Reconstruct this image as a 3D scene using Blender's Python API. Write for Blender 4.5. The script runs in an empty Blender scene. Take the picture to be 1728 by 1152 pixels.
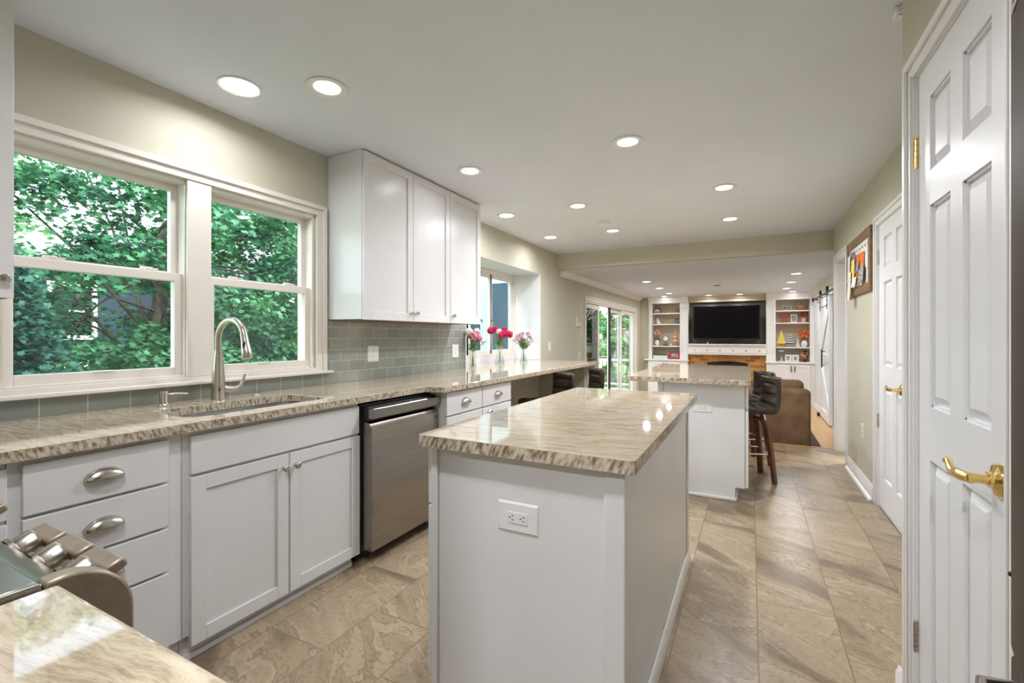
import bpy, math, random
import numpy as np
from mathutils import Vector, Matrix
random.seed(7)
C = bpy.context.scene.collection
PI = math.pi

# ------------------------------------------------------------------ camera, sky, exposure
cam_d = bpy.data.cameras.new('camera'); cam = bpy.data.objects.new('camera', cam_d); C.objects.link(cam)
cam_d.sensor_width = 36.0; cam_d.lens = 775.0/1728*36
cam_d.shift_y = -9.0/1728; cam_d.clip_start = 0.02; cam_d.clip_end = 200
cam.location = (0, 0, 1.235)
cam.rotation_euler = (PI/2, 0, math.atan2(402.0, 775.0))
bpy.context.scene.camera = cam
vs = bpy.context.scene.view_settings
bpy.context.scene.display_settings.display_device = 'sRGB'
vs.view_transform = 'Standard'; vs.look = 'None'; vs.gamma = 1.0; vs.use_curve_mapping = False
vs.exposure = 0.45
W = bpy.data.worlds.new('sky'); bpy.context.scene.world = W; W.use_nodes = True
nt = W.node_tree; nt.nodes.clear()
sky = nt.nodes.new('ShaderNodeTexSky'); sky.sky_type = 'NISHITA'; sky.sun_disc = False
sky.sun_elevation = math.radians(38); sky.sun_rotation = math.radians(60); sky.air_density = 1.2; sky.dust_density = 3.0
bgn = nt.nodes.new('ShaderNodeBackground'); bgn.inputs['Strength'].default_value = 0.85
hs = nt.nodes.new('ShaderNodeHueSaturation'); hs.inputs['Saturation'].default_value = 0.55
wo = nt.nodes.new('ShaderNodeOutputWorld')
nt.links.new(sky.outputs[0], hs.inputs['Color']); nt.links.new(hs.outputs[0], bgn.inputs[0]); nt.links.new(bgn.outputs[0], wo.inputs[0])
sun_d = bpy.data.lights.new('sun', 'SUN'); sun_d.energy = 1.6; sun_d.angle = math.radians(12); sun_d.color = (1,.97,.92)
sun = bpy.data.objects.new('sun', sun_d); C.objects.link(sun); sun.rotation_euler = Vector((-.22,-.72,.62)).to_track_quat('Z','Y').to_euler(); sun.location = (-8,-8,12)
LAMP_K = 12.0      # power of each kitchen can
LAMP_F = 9.0       # power of each family-room can

# ------------------------------------------------------------------ mesh builder
class MB:
    def __init__(s): s.v = []; s.f = []
    def add(s, vs_, fs):
        n = len(s.v); s.v += [tuple(p) for p in vs_]; s.f += [tuple(i+n for i in f) for f in fs]; return s
    def box(s, x0, x1, y0, y1, z0, z1):
        if x0 > x1: x0, x1 = x1, x0
        if y0 > y1: y0, y1 = y1, y0
        if z0 > z1: z0, z1 = z1, z0
        return s.add([(x0,y0,z0),(x1,y0,z0),(x1,y1,z0),(x0,y1,z0),(x0,y0,z1),(x1,y0,z1),(x1,y1,z1),(x0,y1,z1)],
                     [(0,3,2,1),(4,5,6,7),(0,1,5,4),(1,2,6,5),(2,3,7,6),(3,0,4,7)])
    def prism(s, poly, axis, a, b):
        # poly: (p,q) pairs; axis x -> (a,p,q); y -> (p,a,q); z -> (p,q,a)
        def m(p, q, t): return (t,p,q) if axis == 'x' else (p,t,q) if axis == 'y' else (p,q,t)
        n = len(poly)
        vv = [m(p,q,a) for p,q in poly] + [m(p,q,b) for p,q in poly]
        ff = [tuple(range(n))[::-1], tuple(range(n,2*n))] + [(i,(i+1)%n,(i+1)%n+n,i+n) for i in range(n)]
        ar = sum(poly[i][0]*poly[(i+1)%n][1]-poly[(i+1)%n][0]*poly[i][1] for i in range(n))
        flip = (ar < 0) ^ (axis == 'y') ^ (b < a)
        if flip: ff = [f[::-1] for f in ff]
        return s.add(vv, ff)
    def tube(s, pts, rad, n=12, caps=True):
        pts = [Vector(p) for p in pts]
        if not hasattr(rad, '__len__'): rad = [rad]*len(pts)
        vv = []; ff = []; up = None
        for i, p in enumerate(pts):
            t = (pts[min(i+1,len(pts)-1)]-pts[max(i-1,0)]).normalized()
            if up is None:
                up = Vector((0,0,1)) if abs(t.z) < .9 else Vector((1,0,0))
            a = (up - t*up.dot(t))
            if a.length < 1e-5: a = Vector((1,0,0)) - t*t.x
            a.normalize(); b = t.cross(a); up = a
            for k in range(n):
                w = 2*PI*k/n
                vv.append(p + (a*math.cos(w)+b*math.sin(w))*rad[i])
        for i in range(len(pts)-1):
            for k in range(n):
                ff.append((i*n+k, i*n+(k+1)%n, (i+1)*n+(k+1)%n, (i+1)*n+k))
        if caps:
            ff.append(tuple(range(n))[::-1]); ff.append(tuple((len(pts)-1)*n+k for k in range(n)))
        return s.add(vv, ff)
    def cyl(s, p0, p1, r0, r1=None, n=20): return s.tube([p0, p1], [r0, r0 if r1 is None else r1], n)
    def lathe(s, prof, c=(0,0,0), n=24, closed=False, axis='z', sgn=1):
        vv = []; ff = []; m = len(prof)
        for k in range(n):
            w = 2*PI*k/n
            for r, h in prof:
                a, b = r*math.cos(w), r*math.sin(w)
                if axis == 'z': vv.append((c[0]+a, c[1]+b, c[2]+h))
                elif axis == 'x': vv.append((c[0]+sgn*h, c[1]+a*1.0, c[2]+b*sgn))
                else: vv.append((c[0]+b*sgn, c[1]+sgn*h, c[2]+a))
        for k in range(n):
            k2 = (k+1) % n
            for i in range(m-1 if not closed else m):
                j = (i+1) % m
                ff.append((k*m+i, k2*m+i, k2*m+j, k*m+j))
        if not closed:
            if prof[0][0] > 1e-6: ff.append(tuple(k*m for k in range(n))[::-1])
            if prof[-1][0] > 1e-6: ff.append(tuple(k*m+m-1 for k in range(n)))
        return s.add(vv, ff)
    def ball(s, c, r, n=12, m=8, sq=(1,1,1)):
        vv = [(c[0],c[1],c[2]-r*sq[2])]; ff = []
        for i in range(1, m):
            t = -PI/2+PI*i/m
            for k in range(n):
                w = 2*PI*k/n
                vv.append((c[0]+r*sq[0]*math.cos(t)*math.cos(w), c[1]+r*sq[1]*math.cos(t)*math.sin(w), c[2]+r*sq[2]*math.sin(t)))
        vv.append((c[0],c[1],c[2]+r*sq[2])); top = len(vv)-1
        for k in range(n): ff.append((0, 1+(k+1)%n, 1+k)); ff.append((top, 1+(m-2)*n+k, 1+(m-2)*n+(k+1)%n))
        for i in range(m-2):
            for k in range(n):
                ff.append((1+i*n+k, 1+i*n+(k+1)%n, 1+(i+1)*n+(k+1)%n, 1+(i+1)*n+k))
        return s.add(vv, ff)
    def grid(s, rows, closed=False):
        n = len(rows[0]); vv = [p for r in rows for p in r]; ff = []
        for i in range(len(rows)-1):
            for k in range(n if closed else n-1):
                k2 = (k+1) % n
                ff.append((i*n+k, i*n+k2, (i+1)*n+k2, (i+1)*n+k))
        return s.add(vv, ff)
    def xf(s, M, start=0):
        for i in range(start, len(s.v)): s.v[i] = tuple(M @ Vector(s.v[i]))
        return s
    def build(s, name, mat, parent=None, bev=0, smooth=True, sub=0, solid=0, ang=38, seg=2, simple=False):
        o0 = Vector((0,0,0)); r = parent
        while r is not None: o0 += r.location; r = r.parent
        me = bpy.data.meshes.new(name)
        if parent is not None: vv = [(p[0]-o0.x, p[1]-o0.y, p[2]-o0.z) for p in s.v]
        else: vv = s.v
        me.from_pydata(vv, [], s.f); me.update()
        if mat: me.materials.append(mat)
        o = bpy.data.objects.new(name, me); C.objects.link(o)
        if parent is not None: o.parent = parent
        if smooth:
            me.polygons.foreach_set('use_smooth', [True]*len(me.polygons))
            if not sub: me.set_sharp_from_angle(angle=math.radians(ang))
        if solid:
            m = o.modifiers.new('thick', 'SOLIDIFY'); m.thickness = solid; m.offset = 0
        if bev:
            m = o.modifiers.new('edge', 'BEVEL'); m.width = bev; m.segments = seg; m.limit_method = 'ANGLE'; m.angle_limit = math.radians(40)
            m.harden_normals = False
        if sub:
            m = o.modifiers.new('sub', 'SUBSURF'); m.levels = sub; m.render_levels = sub
        return o

def thing(name, label, cat, loc=(0,0,0), rotz=0, group=None):
    o = bpy.data.objects.new(name, None); C.objects.link(o); o.location = loc; o.rotation_euler = (0,0,rotz)
    o.empty_display_size = .1; o['label'] = label; o['category'] = cat
    if group: o['group'] = group
    return o
def tag(o, label, cat, group=None, kind=None):
    o['label'] = label; o['category'] = cat
    if group: o['group'] = group
    if kind: o['kind'] = kind
    return o
def struct(mb, name, mat, **k):
    o = mb.build(name, mat, None, **k); o['kind'] = 'structure'; return o
def dup(root, loc, rotz=None, label=None):
    r = root.copy(); C.objects.link(r); r.location = loc
    if rotz is not None: r.rotation_euler = (0,0,rotz)
    if label: r['label'] = label
    def rec(a, b):
        for ch in list(a.children):
            c = ch.copy(); C.objects.link(c); c.parent = b; rec(ch, c)
    rec(root, r); return r
def text_mb(txt, size, depth=.002):
    cu = bpy.data.curves.new('t', 'FONT'); cu.body = txt; cu.size = size; cu.extrude = depth; cu.align_x = 'CENTER'; cu.align_y = 'CENTER'
    o = bpy.data.objects.new('t', cu); C.objects.link(o); bpy.context.view_layer.update()
    dg = bpy.context.evaluated_depsgraph_get(); me = o.evaluated_get(dg).to_mesh()
    mb = MB(); mb.add([tuple(v.co) for v in me.vertices], [tuple(p.vertices) for p in me.polygons])
    o.evaluated_get(dg).to_mesh_clear(); bpy.data.objects.remove(o); bpy.data.curves.remove(cu)
    return mb

# frame helper: F('x',+1,c) faces +X with its front at x=c: u runs along Y; F('y',-1,c) faces -Y
class F:
    def __init__(s, ax, sg, c): s.ax, s.sg, s.c = ax, sg, c
    def box(s, mb, u0, u1, w0, w1, z0, z1):
        a, b = s.c+s.sg*w0, s.c+s.sg*w1
        return mb.box(a, b, u0, u1, z0, z1) if s.ax == 'x' else mb.box(u0, u1, a, b, z0, z1)
    def pt(s, u, w, z): return (s.c+s.sg*w, u, z) if s.ax == 'x' else (u, s.c+s.sg*w, z)
    def frustum(s, mb, u0, u1, z0, z1, w0, w1, inset):
        p = [s.pt(u0,w0,z0), s.pt(u1,w0,z0), s.pt(u1,w0,z1), s.pt(u0,w0,z1),
             s.pt(u0+inset,w1,z0+inset), s.pt(u1-inset,w1,z0+inset), s.pt(u1-inset,w1,z1-inset), s.pt(u0+inset,w1,z1-inset)]
        ff = [(4,5,6,7),(0,1,5,4),(1,2,6,5),(2,3,7,6),(3,0,4,7),(3,2,1,0)]
        if (s.ax == 'x' and s.sg < 0) or (s.ax == 'y' and s.sg > 0): ff = [f[::-1] for f in ff]
        mb.add(p, ff)

# ------------------------------------------------------------------ materials
def mat(name, col, rough=.5, metal=0, spec=.5, coat=0, trans=0, ior=1.45, emit=None, es=0, alpha=1):
    m = bpy.data.materials.new(name); m.use_nodes = True; b = m.node_tree.nodes['Principled BSDF']
    b.inputs['Base Color'].default_value = (*col, 1); b.inputs['Roughness'].default_value = rough
    b.inputs['Metallic'].default_value = metal; b.inputs['Specular IOR Level'].default_value = spec
    b.inputs['Coat Weight'].default_value = coat; b.inputs['Transmission Weight'].default_value = trans; b.inputs['IOR'].default_value = ior
    if emit: b.inputs['Emission Color'].default_value = (*emit, 1); b.inputs['Emission Strength'].default_value = es
    return m
def N(m, t, **k):
    n = m.node_tree.nodes.new(t)
    for a, b in k.items(): setattr(n, a, b)
    return n
def LK(m, a, b): m.node_tree.links.new(a, b)
def bsdf(m): return m.node_tree.nodes['Principled BSDF']
def noisy(name, c1, c2, scale=8, rough=.5, metal=0, bump=0, detail=4, stretch=(1,1,1), spec=.5, coat=0, bscale=None, lo=.35, hi=.65):
    m = mat(name, c1, rough, metal, spec, coat)
    g = N(m, 'ShaderNodeNewGeometry'); mp = N(m, 'ShaderNodeMapping'); mp.inputs['Scale'].default_value = stretch
    LK(m, g.outputs['Position'], mp.inputs[0]); no = N(m, 'ShaderNodeTexNoise'); no.inputs['Scale'].default_value = scale; no.inputs['Detail'].default_value = detail
    LK(m, mp.outputs[0], no.inputs[0]); r = N(m, 'ShaderNodeValToRGB'); r.color_ramp.elements[0].color = (*c1,1); r.color_ramp.elements[1].color = (*c2,1)
    r.color_ramp.elements[0].position = lo; r.color_ramp.elements[1].position = hi
    LK(m, no.outputs[0], r.inputs[0]); LK(m, r.outputs[0], bsdf(m).inputs['Base Color'])
    if bump:
        bn = N(m, 'ShaderNodeBump'); bn.inputs['Strength'].default_value = bump; bn.inputs['Distance'].default_value = .002
        src = no
        if bscale:
            src = N(m, 'ShaderNodeTexNoise'); src.inputs['Scale'].default_value = bscale; LK(m, mp.outputs[0], src.inputs[0])
        LK(m, src.outputs[0], bn.inputs['Height']); LK(m, bn.outputs[0], bsdf(m).inputs['Normal'])
    return m

M = {}
M['wall'] = noisy('sage_wall_paint', (.53,.51,.405), (.55,.53,.42), 3, .6, bump=.08, bscale=220)
M['wall_white'] = noisy('white_wall_paint', (.74,.75,.76), (.77,.78,.79), 3, .55, bump=.05, bscale=220)
M['ceil'] = noisy('ceiling_paint', (.71,.745,.805), (.73,.765,.825), 3, .75, bump=.05, bscale=200)
M['trim'] = noisy('white_trim_paint', (.80,.79,.77), (.82,.81,.79), 4, .3)
M['door'] = noisy('white_door_paint', (.76,.765,.775), (.79,.795,.805), 4, .32)
M['cab'] = noisy('white_cabinet_lacquer', (.73,.73,.735), (.76,.76,.765), 4, .3)
M['cabin'] = mat('cabinet_inside', (.55,.5,.42), .6)
M['vinyl'] = mat('window_vinyl', (.80,.755,.695), .35)
M['creamtrim'] = noisy('cream_window_trim', (.78,.735,.675), (.80,.755,.695), 4, .3)
M['gap'] = mat('dark_gap', (.02,.02,.02), .8)
M['black'] = mat('black_plastic', (.012,.012,.012), .35)
M['blackmetal'] = mat('black_iron', (.015,.015,.016), .45, .6)
M['screen'] = mat('cooktop_glass', (.004,.003,.005), .08, spec=.6)
M['tv'] = mat('tv_glass', (.004,.003,.004), .30, spec=.12)
M['nickel'] = noisy('brushed_nickel', (.50,.46,.41), (.62,.58,.52), 60, .26, 1, stretch=(1,1,.05))
M['chrome'] = mat('chrome', (.75,.75,.75), .1, 1)
M['brass'] = mat('polished_brass', (.85,.60,.22), .14, 1)
M['steel'] = noisy('brushed_stainless', (.29,.265,.24), (.34,.315,.285), 3, .27, 1, stretch=(1,1,90), bump=.04)
M['sinksteel'] = noisy('sink_stainless', (.5,.47,.44), (.58,.55,.52), 40, .3, 1)
M['blacksteel'] = noisy('dark_stainless', (.06,.045,.028), (.075,.056,.036), 3, .45, .0, spec=.12, stretch=(60,60,1))
M['bronze'] = noisy('range_knob_metal', (.30,.25,.19), (.35,.29,.225), 40, .38, .45)
M['gold'] = mat('gold_metal', (.8,.55,.25), .3, 1)
M['plate'] = mat('white_plastic', (.80,.80,.79), .3)
M['plate_ivory'] = mat('ivory_plastic', (.74,.70,.60), .35)
M['leather'] = noisy('dark_brown_leather', (.024,.016,.011), (.036,.025,.017), 30, .33, bump=.25, bscale=260, spec=.55)
M['walnut'] = noisy('walnut', (.10,.032,.014), (.20,.07,.03), 9, .35, stretch=(4,4,.5), detail=6)
M['frame_wood'] = noisy('frame_wood', (.17,.095,.045), (.27,.16,.08), 14, .5, stretch=(1,1,6), detail=6)
M['suede'] = noisy('brown_suede', (.17,.105,.06), (.24,.155,.09), 6, .95, bump=.15, bscale=300, spec=.1)
M['rug'] = noisy('brown_rug', (.06,.045,.033), (.13,.10,.075), 160, 1, bump=.6, spec=.05)
M['taupe'] = mat('taupe_shelf_back', (.64,.53,.38), .6)
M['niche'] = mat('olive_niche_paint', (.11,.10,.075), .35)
M['white'] = mat('white_ceramic', (.80,.78,.74), .25)
M['cream'] = mat('cream_ceramic', (.70,.62,.50), .4)
M['red'] = mat('red_gloss', (.55,.02,.02), .3)
M['pink'] = mat('pink_ceramic', (.75,.33,.26), .4)
M['orange'] = mat('orange_petals', (.80,.17,.03), .7)
M['pumpkin'] = noisy('bronze_pumpkin', (.14,.06,.02), (.45,.24,.07), 40, .5)
M['yellow'] = mat('yellow_sail', (.80,.66,.12), .6)
M['hull'] = mat('orange_wood_hull', (.45,.19,.05), .5)
M['greymetal'] = mat('grey_metal', (.3,.3,.3), .4, .8)
M['photo'] = noisy('photo_print', (.12,.08,.07), (.65,.55,.5), 45, .3, lo=.45, hi=.55)
M['photob'] = noisy('photo_print_grey', (.08,.08,.08), (.7,.66,.6), 60, .3, lo=.45, hi=.55)
M['paper'] = mat('paper_white', (.80,.79,.76), .8)
M['globe'] = noisy('globe_print', (.03,.03,.03), (.5,.2,.06), 14, .3, lo=.47, hi=.53)
M['kraft'] = mat('kraft_basket', (.34,.2,.1), .8)

def leafmat(name, c1, c2, tr=.25):
    m = noisy(name, c1, c2, 2.2, .5, detail=8)
    b = bsdf(m); out = m.node_tree.nodes['Material Output']
    t = N(m, 'ShaderNodeBsdfTranslucent'); mx = N(m, 'ShaderNodeMixShader'); mx.inputs[0].default_value = tr
    r = [n for n in m.node_tree.nodes if n.type == 'VALTORGB'][0]
    LK(m, r.outputs[0], t.inputs[0]); LK(m, b.outputs[0], mx.inputs[1]); LK(m, t.outputs[0], mx.inputs[2]); LK(m, mx.outputs[0], out.inputs[0])
    return m
M['leaf'] = leafmat('maple_leaves', (.022,.115,.066), (.11,.31,.135))
M['leafd'] = leafmat('hemlock_needles', (.014,.07,.055), (.045,.165,.11))
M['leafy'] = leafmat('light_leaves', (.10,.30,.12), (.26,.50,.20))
M['fol'] = leafmat('bouquet_greens', (.09,.20,.06), (.30,.42,.15), .2)
M['bark'] = noisy('bark', (.05,.04,.035), (.12,.10,.085), 18, .9, bump=.5, stretch=(1,1,.2))
M['lawn'] = noisy('lawn', (.10,.30,.07), (.2,.42,.12), 12, 1)
M['pet_crim'] = mat('crimson_petals', (.62,.015,.10), .7)
M['pet_pink'] = mat('pale_pink_petals', (.80,.55,.70), .7)
M['pet_dusty'] = mat('dusty_rose_petals', (.62,.22,.30), .7)
M['pet_white'] = mat('white_petals', (.85,.83,.76), .7)
M['pet_coral'] = mat('coral_petals', (.80,.38,.33), .7)
M['stem'] = mat('green_stem', (.26,.36,.12), .5)

def thin_glass(name, tint=(1,1,1), ior=1.45, rough=0.0):
    m = bpy.data.materials.new(name); m.use_nodes = True; n = m.node_tree; n.nodes.clear()
    o = n.nodes.new('ShaderNodeOutputMaterial'); mx = n.nodes.new('ShaderNodeMixShader'); t = n.nodes.new('ShaderNodeBsdfTransparent')
    g = n.nodes.new('ShaderNodeBsdfGlossy'); g.inputs['Roughness'].default_value = rough; lw = n.nodes.new('ShaderNodeLayerWeight'); lw.inputs[0].default_value = .5
    pw = n.nodes.new('ShaderNodeMath'); pw.operation = 'POWER'; pw.inputs[1].default_value = 5; n.links.new(lw.outputs['Facing'], pw.inputs[0])
    f = n.nodes.new('ShaderNodeMath'); f.operation = 'MULTIPLY_ADD'; f.inputs[1].default_value = .85; f.inputs[2].default_value = .03 if ior < 1.48 else .07; n.links.new(pw.outputs[0], f.inputs[0])
    t.inputs[0].default_value = (*tint, 1)
    n.links.new(f.outputs[0], mx.inputs[0]); n.links.new(t.outputs[0], mx.inputs[1]); n.links.new(g.outputs[0], mx.inputs[2]); n.links.new(mx.outputs[0], o.inputs[0])
    return m
M['glass'] = thin_glass('window_glass', (.93,.98,.98))
M['glassdark'] = thin_glass('tinted_screen_glass', (.35,.38,.36), 1.6)
M['vase'] = thin_glass('clear_vase_glass', (.975,.985,.98), 1.5)
M['water'] = thin_glass('vase_water', (.97,.98,.97), 1.2)

def granite():
    m = mat('fantasy_brown_granite', (.7,.65,.55), .045, spec=.6, coat=.3)
    g = N(m, 'ShaderNodeNewGeometry'); mp = N(m, 'ShaderNodeMapping'); mp.inputs['Rotation'].default_value = (.3,.2,-.16); mp.inputs['Scale'].default_value = (1.8,4.2,2.6)
    LK(m, g.outputs['Position'], mp.inputs[0])
    n0 = N(m, 'ShaderNodeTexNoise'); n0.inputs['Scale'].default_value = 1.6; n0.inputs['Detail'].default_value = 3; LK(m, mp.outputs[0], n0.inputs[0])
    vm = N(m, 'ShaderNodeMixRGB'); vm.blend_type = 'ADD'; vm.inputs[0].default_value = .4; LK(m, mp.outputs[0], vm.inputs[1]); LK(m, n0.outputs['Color'], vm.inputs[2])
    mp2 = N(m, 'ShaderNodeMapping'); mp2.inputs['Scale'].default_value = (1.6,6.5,4); LK(m, vm.outputs[0], mp2.inputs[0])
    n1 = N(m, 'ShaderNodeTexNoise'); n1.inputs['Scale'].default_value = 2.3; n1.inputs['Detail'].default_value = 12; n1.inputs['Roughness'].default_value = .72; LK(m, mp2.outputs[0], n1.inputs[0])
    r = N(m, 'ShaderNodeValToRGB'); e = r.color_ramp.elements
    e[0].position = .26; e[0].color = (.25,.19,.13,1); e[1].position = .72; e[1].color = (.70,.66,.58,1)
    a = e.new(.40); a.color = (.42,.34,.25,1); a = e.new(.47); a.color = (.56,.48,.37,1); a = e.new(.56); a.color = (.63,.56,.45,1)
    LK(m, n1.outputs[0], r.inputs[0])
    n2 = N(m, 'ShaderNodeTexNoise'); n2.inputs['Scale'].default_value = 1.3; n2.inputs['Detail'].default_value = 4; LK(m, mp.outputs[0], n2.inputs[0])
    r2 = N(m, 'ShaderNodeValToRGB'); r2.color_ramp.elements[0].position = .42; r2.color_ramp.elements[1].position = .62
    r2.color_ramp.elements[0].color = (.93,.91,.88,1); r2.color_ramp.elements[1].color = (1,.96,.88,1); LK(m, n2.outputs[0], r2.inputs[0])
    mu = N(m, 'ShaderNodeMixRGB'); mu.blend_type = 'MULTIPLY'; mu.inputs[0].default_value = 1; LK(m, r.outputs[0], mu.inputs[1]); LK(m, r2.outputs[0], mu.inputs[2])
    ng = N(m, 'ShaderNodeTexNoise'); ng.inputs['Scale'].default_value = 9; ng.inputs['Detail'].default_value = 8; ng.inputs['Roughness'].default_value = .7; LK(m, mp2.outputs[0], ng.inputs[0])
    rg_ = N(m, 'ShaderNodeValToRGB'); rg_.color_ramp.elements[0].position = .36; rg_.color_ramp.elements[1].position = .52; rg_.color_ramp.elements[0].color = (.72,.68,.62,1); rg_.color_ramp.elements[1].color = (1,1,1,1); LK(m, ng.outputs[0], rg_.inputs[0])
    mu0 = mu; mu = N(m, 'ShaderNodeMixRGB'); mu.blend_type = 'MULTIPLY'; mu.inputs[0].default_value = 1; LK(m, mu0.outputs[0], mu.inputs[1]); LK(m, rg_.outputs[0], mu.inputs[2])
    # cut edges show the grain on end: darker slanted bands (faces whose true normal is level)
    LK(m, mu.outputs[0], bsdf(m).inputs['Base Color'])
    return m
M['granite'] = granite()
def granite_edge():
    m = mat('granite_edge_grain', (.6,.5,.4), .12, spec=.5)
    g = N(m, 'ShaderNodeNewGeometry'); mpa = N(m, 'ShaderNodeMapping'); mpa.inputs['Rotation'].default_value = (-.35,-.42,0); LK(m, g.outputs['Position'], mpa.inputs[0])
    mp = N(m, 'ShaderNodeMapping'); mp.inputs['Scale'].default_value = (58,58,8)
    LK(m, mpa.outputs[0], mp.inputs[0])
    n1 = N(m, 'ShaderNodeTexNoise'); n1.inputs['Scale'].default_value = 1.6; n1.inputs['Detail'].default_value = 6; LK(m, mp.outputs[0], n1.inputs[0])
    r = N(m, 'ShaderNodeValToRGB'); e = r.color_ramp.elements
    e[0].position = .30; e[0].color = (.15,.105,.065,1); e[1].position = .64; e[1].color = (.64,.58,.48,1)
    a = e.new(.42); a.color = (.30,.235,.16,1); a = e.new(.50); a.color = (.48,.41,.31,1)
    LK(m, n1.outputs[0], r.inputs[0]); LK(m, r.outputs[0], bsdf(m).inputs['Base Color']); return m
M['granite_edge'] = granite_edge()

def floor_tile():
    m = mat('travertine_look_tile', (.5,.42,.32), .3, spec=.45)
    g = N(m, 'ShaderNodeNewGeometry'); sp = N(m, 'ShaderNodeSeparateXYZ'); LK(m, g.outputs['Position'], sp.inputs[0])
    cx = N(m, 'ShaderNodeCombineXYZ')
    ay = N(m, 'ShaderNodeMath', operation='ADD'); ay.inputs[1].default_value = 20*.59-2.44+.295; LK(m, sp.outputs[1], ay.inputs[0])
    ax = N(m, 'ShaderNodeMath', operation='ADD'); ax.inputs[1].default_value = 20*.305-.028; LK(m, sp.outputs[0], ax.inputs[0])
    LK(m, ay.outputs[0], cx.inputs[0]); LK(m, ax.outputs[0], cx.inputs[1])
    br = N(m, 'ShaderNodeTexBrick'); br.offset = .5; br.inputs['Scale'].default_value = 1; br.inputs['Brick Width'].default_value = .59; br.inputs['Row Height'].default_value = .305
    br.inputs['Mortar Size'].default_value = .003; br.inputs['Mortar Smooth'].default_value = .3; br.inputs['Color1'].default_value = (0,0,0,1); br.inputs['Color2'].default_value = (1,1,1,1); br.inputs['Mortar'].default_value = (.5,.5,.5,1)
    LK(m, cx.outputs[0], br.inputs[0])
    rnd = N(m, 'ShaderNodeMath', operation='MULTIPLY'); rnd.inputs[1].default_value = 37.0; LK(m, br.outputs['Color'], rnd.inputs[0])
    mpa = N(m, 'ShaderNodeMapping'); mpa.inputs['Rotation'].default_value = (0,0,.55); LK(m, g.outputs['Position'], mpa.inputs[0])
    mp = N(m, 'ShaderNodeMapping'); mp.inputs['Scale'].default_value = (.8,2.3,1); LK(m, mpa.outputs[0], mp.inputs[0])
    n0 = N(m, 'ShaderNodeTexNoise', noise_dimensions='4D'); n0.inputs['Scale'].default_value = 1.5; n0.inputs['Detail'].default_value = 10; n0.inputs['Roughness'].default_value = .6; n0.inputs['Distortion'].default_value = .9
    LK(m, mp.outputs[0], n0.inputs['Vector']); LK(m, rnd.outputs[0], n0.inputs['W'])
    r = N(m, 'ShaderNodeValToRGB'); e = r.color_ramp.elements
    e[0].position = .30; e[0].color = (.15,.108,.072,1); e[1].position = .72; e[1].color = (.46,.37,.255,1)
    for p, c in ((.40,(.215,.16,.105)), (.45,(.31,.235,.15)), (.482,(.36,.275,.18)), (.495,(.23,.17,.11)), (.505,(.42,.335,.225)), (.55,(.34,.26,.17)), (.63,(.38,.30,.20))):
        a = e.new(p); a.color = (*c,1)
    LK(m, n0.outputs[0], r.inputs[0])
    n2 = N(m, 'ShaderNodeTexNoise'); n2.inputs['Scale'].default_value = 55; n2.inputs['Detail'].default_value = 5; LK(m, g.outputs['Position'], n2.inputs[0])
    r2 = N(m, 'ShaderNodeValToRGB'); r2.color_ramp.elements[0].position = .33; r2.color_ramp.elements[1].position = .5; r2.color_ramp.elements[0].color = (.8,.78,.75,1); r2.color_ramp.elements[1].color = (1,1,1,1); LK(m, n2.outputs[0], r2.inputs[0])
    mu = N(m, 'ShaderNodeMixRGB'); mu.blend_type = 'MULTIPLY'; mu.inputs[0].default_value = 1; LK(m, r.outputs[0], mu.inputs[1]); LK(m, r2.outputs[0], mu.inputs[2])
    mx = N(m, 'ShaderNodeMixRGB'); LK(m, br.outputs['Fac'], mx.inputs[0]); LK(m, mu.outputs[0], mx.inputs[1]); mx.inputs[2].default_value = (.23,.16,.095,1)
    LK(m, mx.outputs[0], bsdf(m).inputs['Base Color'])
    bn = N(m, 'ShaderNodeBump'); bn.inputs['Strength'].default_value = .5; bn.inputs['Distance'].default_value = .002; bn.invert = True
    LK(m, br.outputs['Fac'], bn.inputs['Height']); LK(m, bn.outputs[0], bsdf(m).inputs['Normal'])
    return m
M['tile'] = floor_tile()

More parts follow.
